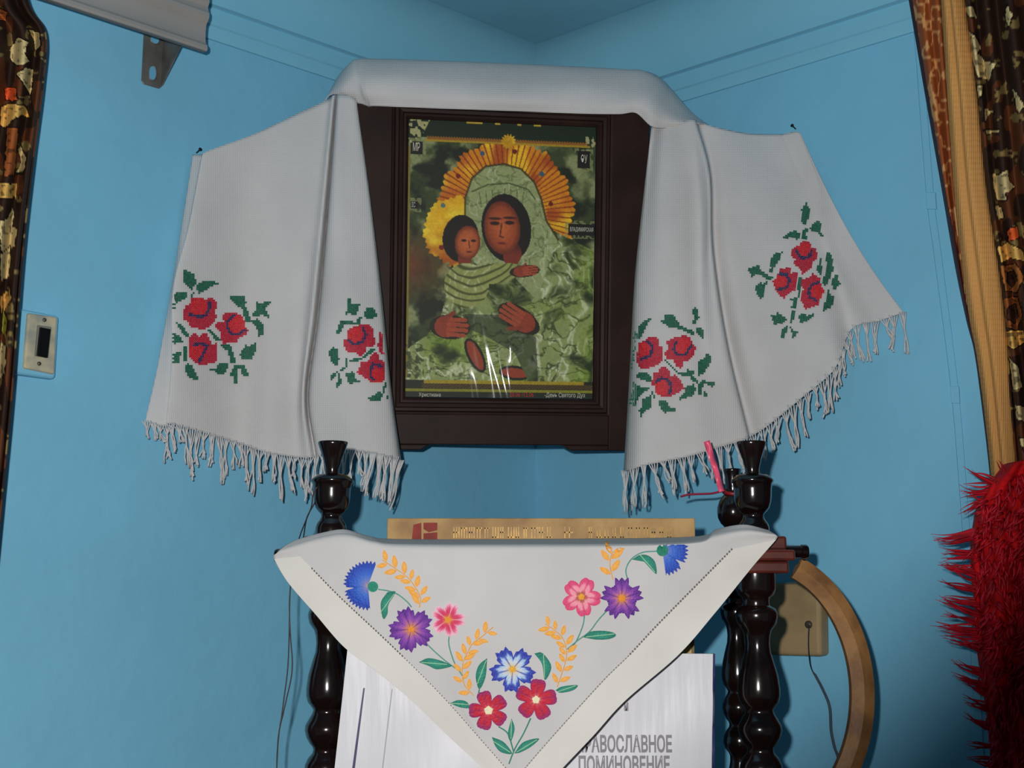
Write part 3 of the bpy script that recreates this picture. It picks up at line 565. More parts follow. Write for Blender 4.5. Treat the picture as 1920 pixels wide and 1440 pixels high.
board('shelf', .62, .64, 1.47, 1.82, SX0, SX1, lac2)
for x0, dx, py in ((SX1-.004, 1, 1032), (SX0+.004, -1, 1040)):
    mb = MB(); mb.lathe((x0, 1.53, zpx(py)-.001), [(.0075, 0), (.0075, .024), (.0085, .025), (.0085, .031), (.007, .033)], 16, axis=(dx, 0, 0)); autosmooth(mb.build('peg', lac, stand), 40)

# pink ribbon tied on the rear finial
rib = thing('red_ribbon', ptY(1368, 921, 1.757), 'shiny pink-red ribbon tied round the neck of the smaller finial', 'ribbon')
ribm = mat('red_satin', (250, 96, 130), .35, .1, 40, spec=.5)
def strip(name, P, wd, m, parent, Y0, dY=0):
    P = np.array(P, float); n = len(P)*6; Q = cr(P, n); V = []; F = []
    for i, q in enumerate(Q):
        t = Q[min(i+1, n-1)]-Q[max(i-1, 0)]; t /= np.linalg.norm(t); nrm = np.array([-t[1], t[0]])*wd/2*(1-.2*i/n)
        V += [ptY(*(q+nrm), Y0+.003*math.sin(i*.5)), ptY(*(q-nrm), Y0+dY-.003*math.sin(i*.4))]
    for i in range(n-1): F.append((2*i, 2*i+1, 2*i+3, 2*i+2))
    return obj(name, V, F, m, parent, smooth=True, solid=.0006)
strip('ribbon_end', [(1325, 827), (1332, 850), (1340, 875), (1347, 900), (1353, 922)], 12, ribm, rib, 1.735, .001)
mb = MB(); mb.tube([ptY(x, y, 1.74) for x, y in cr([(1276, 931), (1292, 927), (1315, 926), (1335, 925), (1356, 920)], 16)], .0016, 5); mb.build('ribbon_tail', mat('crimson_satin', (150, 24, 62), .4, .1), rib, smooth=True)
cN = np.array([(1379-960)/2431*YB, YB, CZ+(1110-902-20)*YB/2431])
mb = MB(); mb.tube([cN+np.array([.0118*math.cos(t), .0118*math.sin(t), .004*math.sin(t)]) for t in np.linspace(0, 2*math.pi, 24, endpoint=False)], .003, 6, closed=True, flat=1.3); mb.build('ribbon_loop', mat('dark_red_satin', (140, 26, 34), .4, .1), rib, smooth=True)

# ------------------------------------------------------------------ embroidered napkin on the shelf
nap = thing('embroidered_napkin', ptY(984, 1022, 1.455), 'white napkin with bright embroidered flowers hanging corner-down over the shelf edge', 'napkin')
ncl = weave('white_napkin_cotton', (200, 198, 197), fu=110, fv=110, strength=.1, dist=.001, rough=.85)
NY = 1.452
NL = [(514, 1048), (540, 1092), (590, 1150), (645, 1213), (705, 1258), (770, 1312), (838, 1378), (905, 1440), (984, 1516)]
NR = [(1455, 1012), (1425, 1046), (1400, 1076), (1340, 1150), (1272, 1228), (1172, 1314), (1112, 1380), (1055, 1440), (986, 1516)]
rows = [[(556, 1012, 1.477), (600, 1000, 1.474), (645, 993, 1.474), (690, 1005, 1.49), (745, 1011, 1.53), (985, 1011, 1.53), (1290, 1007, 1.53), (1345, 992, 1.49), (1395, 984, 1.474), (1440, 994, 1.478)],
        [(530, 1026, 1.470), (598, 1006, 1.466), (648, 999, 1.466), (698, 1012, 1.47), (755, 1018, 1.478), (985, 1018, 1.478), (1285, 1014, 1.478), (1342, 998, 1.47), (1398, 990, 1.466), (1449, 999, 1.47)],
        [(520, 1036, 1.464), (598, 1016, 1.458), (650, 1010, 1.456), (702, 1020, NY+.002), (760, 1024, NY+.003), (985, 1024, NY+.003), (1280, 1019, NY+.003), (1340, 1006, NY+.003), (1400, 998, 1.456), (1456, 1004, 1.464)]]
for k in range(9):
    (xl, yl), (xr, yr) = NL[k], NR[k]; row = []
    for j, t in enumerate((0, .09, .15, .2, .26, .5, .8, .87, .93, 1)):
        x = xl*(1-t)+xr*t; y = yl*(1-t)+yr*t+(14*math.sin(math.pi*t)*max(0, 1-k/3) if k < 3 else 0)
        row.append((x, y, NY+(.014 if j in (0, 9) else .006 if j in (1, 8) else 0)*max(0, 1-k/4)-.0012*k*0+.004*math.sin(5*t+k)*(k > 1)))
    rows.append(row)
NG = Patch([[rows[i][j] for i in range(12)] for j in range(10)], 150, 110, lambda u, v: .0012*math.sin(13*u+2*v)*math.sin(9*v+3*u))
obj('cloth', NG.verts(), NG.faces(0, True), ncl, nap, smooth=True, uvs=NG.uvs(), solid=.0007)
# folded hem and hemstitch
hemc = weave('napkin_hem_cotton', (216, 213, 207), fu=110, fv=110, strength=.08, dist=.001, rough=.85)
HL = [(585, 1066), (640, 1122), (740, 1216), (830, 1306), (915, 1402), (975, 1470)]; HR = [(1372, 1030), (1240, 1164), (1180, 1228), (1120, 1288), (985, 1440), (975, 1470)]
for edge_, inner, nm in ((NL, HL, 'L'), (NR, HR, 'R')):
    a = cr(np.array(edge_[:9] if nm == 'L' else edge_[:9], float), 70); b = cr(np.array(inner, float), 70)
    if nm == 'L': b0 = np.array([(562, 1043)]); b = cr(np.concatenate([b0, np.array(inner)]), 70)
    V = []; F = []; U = []
    for i in range(70):
        for t in np.linspace(0.0, 1, 7):
            q = a[i]*(1-t)+b[i]*t; V.append(NG.at(q[0], q[1], .0010)); U.append((q[0]/1000, -q[1]/1000))
    for i in range(69):
        for j in range(6): f = (i*7+j, i*7+j+1, (i+1)*7+j+1, (i+1)*7+j); F.append(f if nm == 'L' else f[::-1])
    hem = obj('hem', V, F, hemc, nap, smooth=True, uvs=U)
    b2 = cr(np.array(inner, float), 400); s = np.concatenate([[0], np.cumsum(np.hypot(*np.diff(b2, axis=0).T))]); V = []; F = []
    for t in np.arange(0, s[-1], 6.2):
        x = np.interp(t, s, b2[:, 0]); y = np.interp(t, s, b2[:, 1])
        if y > 1480: continue
        r = 2.0 if y < 1230 else 1.3; i0 = len(V); V += [NG.at(x+r*dx, y+r*dy, .0018) for dx, dy in ((-1, -.3), (0, -1.2), (1, .3), (0, 1.2))]; F.append((i0, i0+3, i0+2, i0+1))
    o = obj('hemstitch', V, F, mat('drawn_thread_gap', (96, 92, 88), .9, .1), nap); o['kind'] = 'stuff'
    V = []; F = []
    for i in range(400):
        q = b2[i]
        for e in (-1.0, 1.0): V.append(NG.at(q[0]+e*.7, q[1]+e*.7, .0013))
    F = [(2*i, 2*i+1, 2*i+3, 2*i+2) for i in range(399)]
    obj('stitch_line', V, F, mat('hem_grey_thread', (176, 172, 166), .9, .1), nap)  # thin line along the hemstitch, greyer than the cotton
flo = mat('embroidery_silk', (255, 255, 255), .55, .14, 420, attr='Col', spec=.4, bump=.3, bscale=420)
def radial(name, cx, cy, R_, ramp, a0=0., a1=2*math.pi, n=140, rings=9, parent=nap, lift=.0016, clampy=None):
    V = []; C = []; F = []; full = abs(a1-a0) > 6.28
    for i in range(n+(0 if full else 1)):
        a = a0+(a1-a0)*i/n; r = R_(a)
        for k in range(rings):
            t = k/(rings-1); x, y = cx+r*t*math.cos(a), cy-r*t*math.sin(a)
            if clampy: y = max(y, clampy)
            V.append(NG.at(x, y, lift+.0004*(1-t))); C.append(lin(ramp(t, a)))
    m_ = n if full else n
    for i in range(m_):
        for k in range(rings-1):
            p, q = i*rings, ((i+1) % n if full else i+1)*rings; F.append((p+k, p+k+1, q+k+1, q+k))
    return obj(name, V, F, flo, parent, smooth=True, cols=np.array(C))
def mk_ramp(stops, ph=0, np_=5, line=None):
    def f(t, a):
        t2 = t
        for (t0, c0), (t1, c1) in zip(stops[:-1], stops[1:]):
            if t2 <= t1: q = (t2-t0)/(t1-t0+1e-9); c = np.array(c0)*(1-q)+np.array(c1)*q; break
        else: c = np.array(stops[-1][1], float)
        if line is not None:
            d = abs(((a-ph)/(2*math.pi)*np_) % 1-.5)*2          # 1 between petals
            c = c*(1-max(0, (d-.82)/.18)*.8)+np.array(line)*max(0, (d-.82)/.18)*.8
        return c
    return f
def flower(cx, cy, r, ramp_stops, ph=0., np_=5, ser=0., nser=9, deep=.22, line=None, sx=1., center=None):
    ph = math.radians(ph)
    def R_(a):
        d = ((a-ph)/(2*math.pi)*np_) % 1; pet = abs(math.sin(math.pi*d+math.pi/2))  # 1 at petal middle
        v = r*(1-deep*(1-min(1, 1.25*pet)**.8)-.07*math.exp(-((d if d < .5 else 1-d)/.07)**2))
        if ser: v *= 1+ser*(abs(((a-ph)/(2*math.pi)*np_*nser/1.) % 1-.5)*2-.5)
        return v
    fo = radial('embroidered_flower', cx, cy, R_, mk_ramp(ramp_stops, ph, np_, line), n=240)
    if center: radial('flower_eye', cx, cy, lambda a: r*center[1]*(1+.12*math.sin(5*a)), mk_ramp([(0, center[0]), (1, center[0])]), n=24, rings=3, parent=fo, lift=.0024)
    return fo
pur = [(0, (224, 140, 40)), (.22, (206, 130, 100)), (.45, (160, 84, 176)), (.75, (118, 54, 158)), (1, (92, 34, 138))]
flower(771, 1180, 41, pur, 40, 5, .16, 5, .34, (80, 28, 128), center=((232, 146, 34), .13))
flower(1166, 1122, 38, pur, 90, 5, .24, 4, .38, (80, 30, 128), center=((236, 146, 34), .16))
flower(840, 1162, 32, [(0, (232, 150, 40)), (.25, (224, 110, 70)), (.4, (214, 50, 92)), (.68, (220, 66, 108)), (.86, (238, 150, 180)), (1, (240, 198, 208))], 72, 5, .12, 7, .4, (240, 200, 210), center=((232, 150, 36), .17))
flower(1090, 1119, 37, [(0, (230, 160, 50)), (.22, (170, 80, 60)), (.38, (246, 158, 172)), (.68, (246, 150, 172)), (.74, (226, 82, 128)), (1, (222, 70, 116))], 65, 5, .05, 2, .42, (214, 60, 110), center=((236, 166, 44), .15))
flower(961, 1255, 42, [(0, (232, 170, 60)), (.2, (222, 204, 170)), (.42, (206, 218, 232)), (.66, (166, 200, 238)), (.76, (52, 72, 178)), (1, (44, 58, 170))], 50, 5, .14, 5, .46, (40, 54, 164), center=((236, 176, 60), .14))
redf = [(0, (236, 226, 186)), (.16, (222, 150, 130)), (.3, (206, 36, 62)), (.75, (192, 18, 52)), (.86, (164, 30, 92)), (1, (146, 34, 108))]
flower(916, 1332, 38, redf, 108, 5, .07, 3, .5, (150, 28, 90), center=((238, 230, 190), .2))
flower(1005, 1312, 40, redf, 82, 5, .07, 3, .5, (150, 28, 90), center=((238, 230, 190), .17))
bl = [(0, (200, 150, 120)), (.14, (130, 130, 190)), (.4, (62, 112, 206)), (.75, (36, 80, 188)), (1, (28, 60, 164))]
def corn(cx, cy, r, a0, a1, gap, clampy=None):
    a0, a1 = math.radians(a0), math.radians(a1)
    R_ = lambda a: r*(1+.16*(abs((a*6.2/1.) % 1-.5)*2-.5)-.35*math.exp(-((a-math.radians(gap))/.07)**2))
    return radial('embroidered_flower', cx, cy, R_, mk_ramp(bl), a0, a1, n=120, clampy=clampy)
f1 = corn(690, 1098, 44, 70, 275, 188); f2 = corn(1242, 1032, 46, -82, 62, -35, 1021)
radial('calyx', 699, 1100, lambda a: 10, mk_ramp([(0, (24, 130, 106)), (1, (30, 140, 116))]), n=24, rings=3, parent=f1, lift=.0024)
radial('calyx', 1242, 1032, lambda a: 11, mk_ramp([(0, (20, 120, 92)), (1, (24, 130, 106))]), n=24, rings=3, parent=f2, lift=.0024)
def leafpoly(P, name='embroidered_leaf', c0=(24, 118, 100), c1=(52, 158, 134), lift=.0016, vein=True):
    P = np.array(P, float); c = P.mean(0); n = len(P); Q = cr(np.concatenate([P, P[:1]]), n*6)[:-1]; V = [NG.at(*c, lift)]; C = [lin(c1)]; F = []
    for k in (.5, 1.):
        for q in Q: x = c+(q-c)*k; V.append(NG.at(x[0], x[1], lift)); C.append(lin(np.array(c1)*(1-k)+np.array(c0)*k))
    m_ = len(Q)
    sg = 1
    for i in range(m_):
        j = (i+1) % m_; F.append((0, 1+j, 1+i)); F.append((1+i, 1+j, 1+m_+j, 1+m_+i))
    o = obj(name, V, F, flo, nap, cols=np.array(C))
    if vein:
        d = P-c; a = P[np.argmax((d**2).sum(1))]; b = 2*c-a; line('leaf_vein', [a*.85+c*.15, c, b*.7+c*.3], 1.2, (170, 206, 160), o, .0021)
    return o
def line(name, P, wd, col, parent=nap, lift=.0015):
    P = np.array(P, float); n = max(8, len(P)*6); Q = cr(P, n); V = []; F = []
    for i, q in enumerate(Q):
        t = Q[min(i+1, n-1)]-Q[max(i-1, 0)]; t = t/(np.linalg.norm(t)+1e-9); nr_ = np.array([-t[1], t[0]])*wd/2
        V += [NG.at(*(q+nr_), lift), NG.at(*(q-nr_), lift)]
    F = [(2*i, 2*i+1, 2*i+3, 2*i+2) for i in range(n-1)]
    return obj(name, V, F, flo, parent, cols=np.tile(lin(col), (len(V), 1)))
z6 = lambda P: [(820+x/5.143, 1160+y/5.143) for x, y in P]; z5 = lambda P: [(640+x/6, 1020+y/6) for x, y in P]; z7 = lambda P: [(1020+x/5.76, 990+y/5.76) for x, y in P]
for P in ([(480,380),(465,560),(405,680),(370,560),(400,450)],[(935,335),(1010,330),(1090,430),(1090,510),(1035,590),(1010,440)],[(120,815),(200,785),(280,800),(310,860),(220,855)],[(1140,690),(1200,655),(1350,640),(1310,690),(1190,715)],[(715,960),(745,1060),(710,1180),(680,1110)],[(525,1140),(640,1190),(720,1300),(620,1290),(560,1230)],[(740,1300),(830,1190),(980,1155),(910,1230),(800,1290)]): leafpoly(z6(P))
for P in ([(520,540),(610,540),(530,680),(520,780),(475,845),(445,740),(450,640)],[(870,1330),(970,1285),(1080,1300),(1190,1340),(1240,1375),(1080,1410),(980,1370)]): leafpoly(z5(P))
for P in ([(950,340),(1040,290),(1130,300),(1200,370),(1215,495),(1150,440),(1060,350)],[(420,1180),(500,1120),(640,1110),(750,1130),(775,1165),(700,1200),(560,1205)]): leafpoly(z7(P))
sg_ = (84, 148, 136)
for P in ([(590,1040),(680,1110),(735,1280)],[(900,960),(830,1110),(750,1250),(690,1400)],[(405,680),(398,720)]): line('embroidered_stem', z6(P), 2.6, (50, 128, 112))
for P in ([(415,510),(540,530),(640,570),(740,650),(790,710)],[(930,1090),(1050,1210),(1190,1330),(1330,1430)],[(1220,1000),(1210,1130),(1270,1330),(1360,1480)]): line('embroidered_stem', z5(P), 2.4, sg_)
for P in ([(900,550),(885,450),(940,340),(1060,265),(1220,250)],[(710,860),(590,990),(490,1120),(370,1210),(250,1310)],[(440,910),(420,1050),(350,1220),(290,1290)]): line('embroidered_stem', z7(P), 2.4, sg_)
def wheat(P, n, sz):
    P = np.array(P, float); Q = cr(P, 60); ln = line('embroidered_wheat_ear', P, 1.8, (226, 160, 60))
    for i in range(n):
        k = int((i+.4)/n*58)+1; q = Q[k]; t = Q[k]-Q[k-1]; t /= np.linalg.norm(t)+1e-9
        for sd in (-1, 1):
            a = math.atan2(t[1], t[0])+sd*.8; d = np.array([math.cos(a), math.sin(a)]); e = np.array([-d[1], d[0]]); b = q+d*2+t*(sd*2); L_ = sz*random.uniform(.85, 1.1); W_ = L_*.2
            poly = [b, b+d*L_*.35+e*W_, b+d*L_*.75+e*W_*.8, b+d*L_, b+d*L_*.7-e*W_*.9, b+d*L_*.3-e*W_]
            o = leafpoly(poly, 'wheat_grain', (240, 164, 62), (246, 184, 88), .0017, False); o.parent = ln; o.matrix_parent_inverse = Matrix.Translation(nap.location).inverted() if False else Matrix()
            o.matrix_parent_inverse = (Matrix.Translation(nap.location) @ ln.matrix_parent_inverse).inverted()
wheat(z6([(350,740),(262,640),(240,520),(252,410),(290,330),(340,240),(420,180),(540,80)]), 8, 21)
wheat(z6([(1155,660),(1200,530),(1240,400),(1245,300),(1210,190),(1130,110),(1040,50)]), 8, 21)
wheat(z5([(878,715),(890,600),(820,470),(740,370),(600,270),(460,180)]), 7, 23)
wheat(z7([(745,560),(712,400),(726,300),(748,250)]), 3, 25)

# ------------------------------------------------------------------ old book on the shelf
book = thing('old_book', (.035, 1.6, SH_T), 'thin old book with tan spine, red emblem and worn gilt lettering lying on the shelf', 'book')
YS = 1.545; k_ = YS/2431
bx0, bx1 = (724-960)*k_, (1306-960)*k_; bz1 = CZ+(1110-972)*k_; bz0 = SH_T+.0015
tan_ = mat('tan_book_cloth', (176, 142, 92), .7, .2, 25, bump=.15, bscale=120, col2=(150, 116, 76))
mb = MB(); mb.box(((bx0+bx1)/2, YS+.002, (bz0+bz1)/2), (1, 0, 0), (0, 1, 0), (0, 0, 1), bx1-bx0, .004, bz1-bz0); mb.build('spine', tan_, book, bevel=.0012)
brd = mat('brown_book_board', (128, 92, 74), .7, .2, 20)
for zz in (bz0+.0012, bz1-.0012):
    mb = MB(); mb.box(((bx0+bx1)/2, YS+.1145, zz), (1, 0, 0), (0, 1, 0), (0, 0, 1), bx1-bx0, .221, .0024); mb.build('cover_board', brd, book)
mb = MB(); mb.box(((bx0+bx1)/2, YS+.11, (bz0+bz1)/2), (1, 0, 0), (0, 1, 0), (0, 0, 1), bx1-bx0-.008, .208, bz1-bz0-.005); mb.build('page_block', mat('yellowed_pages', (206, 190, 150), .9, .1, 60), book)
redm = mat('faded_red_leather', (142, 50, 40), .7, .25, 40); gilt = mat('worn_gilt', (150, 116, 46), .45, .35, 90, metal=.25, col2=(112, 86, 44))
def spq(x, y): return ptY(x, y, YS-.0006)
for P in ([(775, 984), (790, 980), (790, 1012), (772, 1012)], [(794, 980), (820, 980), (820, 994), (804, 998), (794, 992)], [(794, 1000), (820, 998), (820, 1012), (794, 1012)]):
    obj('emblem', [spq(*p) for p in P], [tuple(range(len(P)))[::-1]], redm, book)
random.seed(11)
def worn(x0, x1, n):
    for i in range(n):
        x = x0+(x1-x0)*i/n; wd = (x1-x0)/n*random.uniform(.55, .8); V = []; F = []
        for s_ in range(random.choice((2, 2, 3))):
            xx = x+wd*s_/2; i0 = len(V); V += [spq(xx, 988), spq(xx+2.2, 988), spq(xx+2.2, 1009), spq(xx, 1009)]; F.append((i0+3, i0+2, i0+1, i0))
        yb = random.choice((989, 997, 1006)); i0 = len(V); V += [spq(x, yb), spq(x+wd, yb), spq(x+wd, yb+2.5), spq(x, yb+2.5)]; F.append((i0+3, i0+2, i0+1, i0))
        obj('worn_letter', V, F, gilt, book)
worn(850, 1040, 13); worn(1058, 1086, 1); worn(1104, 1266, 11)

# ------------------------------------------------------------------ booklets standing on the lower shelf
pl = mat('white_sleeved_paper', (216, 216, 221), .3, .03, 20, bump=.13, bscale=26, spec=.4, coat=.8)
_nt = pl.node_tree; _mp = _nt.nodes.new('ShaderNodeMapping'); _mp.inputs['Scale'].default_value = (1.6, 1, .22)
_bn = [n for n in _nt.nodes if n.type == 'BUMP'][0].inputs['Height'].links[0].from_node
_nt.links.new([n for n in _nt.nodes if n.type == 'TEX_COORD'][0].outputs['Object'], _mp.inputs[0]); _nt.links.new(_mp.outputs[0], _bn.inputs['Vector'])
ink = mat('grey_ink', (138, 134, 142), .6, .1); navy = mat('navy_binding', (40, 44, 92), .4, .15, 40)
bk = thing('prayer_booklet', (.09, 1.50, LOW), 'white booklet in a glossy clear sleeve titled in grey Cyrillic letters', 'booklet')
def upright(name, quad, Y0, th, m, parent, Ytop=None, nx_=14, nz_=22):
    """quad: tl,tr,br,bl pixels; rests on the lower shelf"""
    tl, tr, br, bl = [np.array(q, float) for q in quad]; V = []; F = []
    for s_ in (0, 1):
        for j in range(nz_+1):
            for i in range(nx_+1):
                u, v = i/nx_, j/nz_; q = (tl*(1-u)+tr*u)*(1-v)+(bl*(1-u)+br*u)*v; p = ptY(q[0], q[1], Y0); p[1] += s_*th + (.0012*math.sin(9*u+5*v)*math.sin(7*v) if s_ == 0 else 0); V.append(p)
    N_ = (nx_+1)*(nz_+1); id_ = lambda s_, i, j: s_*N_+j*(nx_+1)+i
    for j in range(nz_):
        for i in range(nx_): F.append((id_(0, i, j), id_(0, i, j+1), id_(0, i+1, j+1), id_(0, i+1, j))); F.append((id_(1, i, j), id_(1, i+1, j), id_(1, i+1, j+1), id_(1, i, j+1)))
    for j in range(nz_): F.append((id_(0, 0, j), id_(1, 0, j), id_(1, 0, j+1), id_(0, 0, j+1))); F.append((id_(0, nx_, j), id_(0, nx_, j+1), id_(1, nx_, j+1), id_(1, nx_, j)))
    for i in range(nx_): F.append((id_(0, i, 0), id_(0, i+1, 0), id_(1, i+1, 0), id_(1, i, 0))); F.append((id_(0, i, nz_), id_(1, i, nz_), id_(1, i+1, nz_), id_(0, i+1, nz_)))
    return autosmooth(obj(name, V, F, m, parent), 40)
def ylow(Y0): return 1110+(CZ-LOW)*2431/Y0*1.0
def py_at(Y0, z):  # pixel row of height z at distance Y0 near the centre column
    return proj((0, Y0, z))[1]
yb = py_at(1.50, LOW+.001)
upright('cover', [(905, 1222), (1340, 1226), (1334, yb), (900, yb)], 1.50, .006, pl, bk)
upright('sleeve_edge', [(1337, 1226), (1341, 1226), (1338, yb), (1333, yb)], 1.4985, .009, navy, bk)
mm = 1.497/2431
for s_, x_, y_, sz in (('ПРАВОСЛАВНОЕ', 1170, 1397, 40), ('ПОМИНОВЕНИЕ', 1170, 1436, 40), ('и', 1174, 1324, 24)):
    put_text('lettering', s_, sz*mm, .53 if len(s_) > 2 else .6, ptY(x_, y_, 1.4975), (1, 0, 0), (0, 0, 1), ink, bk, bold=.0007)
bk2 = thing('sleeved_folder', (-.18, 1.47, LOW), 'white folder in clear plastic with a thin navy stripe, beside a turned post', 'folder')
yb2 = py_at(1.466, LOW+.001)
upright('cover', [(652, 1212), (985, 1225), (985, yb2), (606, yb2)], 1.466, .007, pl, bk2)
def quadm(name, P, Y0, m, parent): return obj(name, [ptY(x, y, Y0) for x, y in P], [(3, 2, 1, 0)], m, parent)
quadm('navy_stripe', [(681, 1290), (684, 1290), (664, 1450), (659, 1450)], 1.4635, navy, bk2)
quadm('cover_crease', [(734, 1292), (736, 1292), (717, 1450), (715, 1450)], 1.4635, mat('paper_crease', (168, 166, 172), .6, .05), bk2)
bk3 = thing('cream_book', (.2, 1.6, LOW), 'cream book standing behind the white booklet', 'book')
yb3 = py_at(1.58, LOW+.001)
upright('cover', [(1120, 1168), (1300, 1168), (1298, yb3), (1120, yb3)], 1.58, .02, mat('cream_cover', (190, 168, 112), .7, .15, 20), bk3)
upright('spine', [(1297, 1166), (1302, 1166), (1300, yb3), (1295, yb3)], 1.578, .024, mat('tan_spine', (150, 126, 84), .7, .15, 20), bk3)

# ------------------------------------------------------------------ wooden hoop, wall box, wires
hoopm = mat('pale_bent_wood', (146, 106, 62), .5, .3, 30, bump=.1, bscale=60, spec=.35, col2=(118, 82, 50))
HY = 1.60; P = []
zb = LOW+.0165
for t in np.linspace(math.radians(67), math.radians(-112), 64):
    q = ptY(1414+202*math.cos(t), 1306-262*math.sin(t), HY); q[2] = max(q[2], zb); P.append(q)
mb = MB(); mb.tube(P, .0160, 6, flat=.8); tag(autosmooth(mb.build('bent_wood_strip', hoopm), 20), 'pale bent wooden strip bowing out between the stand and the tan wall box', 'wooden strip')
boxm = mat('tan_bakelite', (150, 128, 92), .45, .25, 14, col2=(124, 104, 74))
wb = thing('wall_box', wallpt(1495, 1230, 'R'), 'flat tan wall box with rounded corners and a thin wire below', 'wall box')
def wallslab(name, quad, side, o0, o1, m, parent, bev):
    V = [wallpt(x, y, side, o1) for x, y in quad]; n = nL if side == 'L' else nR; V += [v-n*(o1-o0) for v in V]
    o = obj(name, V, [(3, 2, 1, 0), (4, 5, 6, 7)]+[(i, (i+1) % 4, (i+1) % 4+4, i+4) for i in range(4)], m, parent)
    b = o.modifiers.new('bevel', 'BEVEL'); b.width = bev; b.segments = 3; return o
wallslab('box_body', [(1432, 1094), (1537, 1091), (1539, 1231), (1432, 1228)], 'R', 0, .028, boxm, wb, .006)
mb = MB(); mb.lathe(wallpt(1517, 1171, 'R', .027), [(.006, 0), (.0055, .003), (.002, .0045)], 14, axis=nR); mb.build('wire_knob', mat('dark_knob', (64, 56, 44), .5, .2), wb, smooth=True)
wirem = mat('grey_wire', (52, 62, 74), .5, .15)
mb = MB()
for dx in (0, 3): mb.tube([wallpt(x+dx*(y > 1260), y, 'R', o) for x, y, o in cr([(1517, 1172, .031), (1516, 1200, .031), (1517, 1228, .031), (1522, 1255, .008), (1540, 1290, .004), (1554, 1325, .004), (1557, 1370, .004), (1563, 1400, .004), (1574, 1445, .004), (1580, 1600, .004)], 50)], .0010, 5)
mb.build('box_wire', wirem, wb, smooth=True)
lwire = thing('loose_wire', ptY(536, 1440, 1.56), 'pair of thin loose wires hanging down from the finial on the light-switch side', 'wire')
mb = MB(); mb2 = MB()
LWP = [(622, 892, 1.487), (604, 902, 1.484), (588, 925, 1.486), (584, 950, 1.495), (574, 975, 1.51), (562, 1006, 1.54), (550, 1050, 1.56), (544, 1110, 1.565), (542, 1200, 1.565), (539, 1260, 1.565), (530, 1330, 1.565), (519, 1440, 1.565), (515, 1800, 1.565)]
mb.tube([ptY(*q) for q in cr(LWP, 60)], .0008, 5); mb2.tube([ptY(x+4.5*math.sin(i*.33), y, Y_) for i, (x, y, Y_) in enumerate(cr([(604, 890, 1.484)]+[(x+4, y, Y_) for x, y, Y_ in LWP[2:]], 60))], .0008, 5)
cpw = mat('dark_thin_wire', (58, 50, 50), .5, .15); mb.build('wire_strand', cpw, lwire, smooth=True); mb2.build('wire_strand', cpw, lwire, smooth=True)

# painted-over cable on the right wall
cab = thing('painted_cable', wallpt(1790, 740, 'R'), 'flat cable run painted over in wall blue, beside the rust curtain edge', 'cable')
CP = [(1703, -60), (1717, 97), (1737, 362), (1752, 480), (1783, 725), (1800, 927), (1812, 1100), (1822, 1250), (1840, 1600)]
V = []; F = []
for i, q in enumerate(cr(np.array(CP, float), 60)):
    for dx, o in ((-1, 0), (0, .0022), (13, .0022), (14, 0)): V.append(wallpt(q[0]+dx, q[1], 'R', o))
for i in range(59):
    for j in range(3): F.append((i*4+j, i*4+j+1, (i+1)*4+j+1, (i+1)*4+j))
obj('cable_strip', V, F, blue, cab)
for x, y, a, b in ((1744, 376, 9, 16), (1789, 740, 8, 16)):
    wallslab('cable_clip', [(x-a, y-b), (x+a, y-b), (x+a+2, y+b), (x-a+2, y+b)], 'R', 0, .0045, blue, cab, .001)

# ------------------------------------------------------------------ light switch
sw = thing('light_switch', wallpt(75, 640, 'L'), 'yellowed old light switch with a black rocker, half painted over in blue', 'light switch')
wallslab('back_box', [(36, 577), (112, 592), (105, 711), (24, 700)], 'L', 0, .016, blue, sw, .005)
wallslab('face_plate', [(52, 586), (108, 594), (103, 702), (44, 690)], 'L', .012, .020, mat('yellowed_plastic', (186, 176, 146), .5, .22, 45, col2=(150, 152, 140)), sw, .003)
wallslab('rocker_rim', [(71, 609), (97, 613), (91, 671), (66, 667)], 'L', .018, .0225, mat('grey_rim', (120, 122, 112), .5, .1), sw, .001)
wallslab('rocker', [(75, 613), (96, 617), (90, 671), (69, 667)], 'L', .019, .0240, mat('black_rocker', (10, 10, 12), .35, .1), sw, .001)
for x, y in ((83, 600), (73, 682)):
    mb = MB(); mb.lathe(wallpt(x, y, 'L', .0195), [(.0028, 0), (.0026, .0016), (.001, .002)], 12, axis=nL); mb.build('screw', mat('dull_screw', (104, 100, 88), .4, .1, metal=.6), sw, smooth=True)

# ------------------------------------------------------------------ curtain cornice with bracket
alu = mat('grey_plastic_profile', (152, 148, 144), .38, .08, 6, spec=.4)
cor = thing('curtain_cornice', wallpt(384, 97, 'L', .1), 'grey ridged curtain cornice on a galvanised wall bracket', 'curtain rail')
p0 = wallpt(384, 98, 'L', .105)
prof = [(.000, .000), (.006, .000), (.0075, .003), (.0065, .008), (.003, .011), (.001, .015), (.000, .030), (.001, .040), (.005, .044), (.0085, .049), (.0085, .055), (.005, .060), (.004, .066), (.007, .070), (.0075, .078), (.004, .084), (.006, .088), (.006, .093)]
prof += [(a-.003, b) for a, b in prof[::-1]]; V = []; F = []; k = len(prof)
for s_ in (0, 1.3):
    for a, b in prof: V.append(p0+uL*(s_+.0)+nL*a+Z*(b+s_*.006))
for i in range(k): F.append((i, (i+1) % k, (i+1) % k+k, i+k))
h_ = k//2
for i in range(h_-1): F.append((i+1, i, k-1-i, k-2-i)); F.append((k+i, k+i+1, 2*k-2-i, 2*k-1-i))
autosmooth(obj('profile', V, F, alu, cor), 28)
gal = mat('galvanised_steel', (128, 124, 118), .4, .3, 30, metal=.55, spec=.5)
A_, B_ = wallpt(264, 157, 'L', .0), wallpt(271, 66, 'L', .0); Wd = .032; dx = -uL
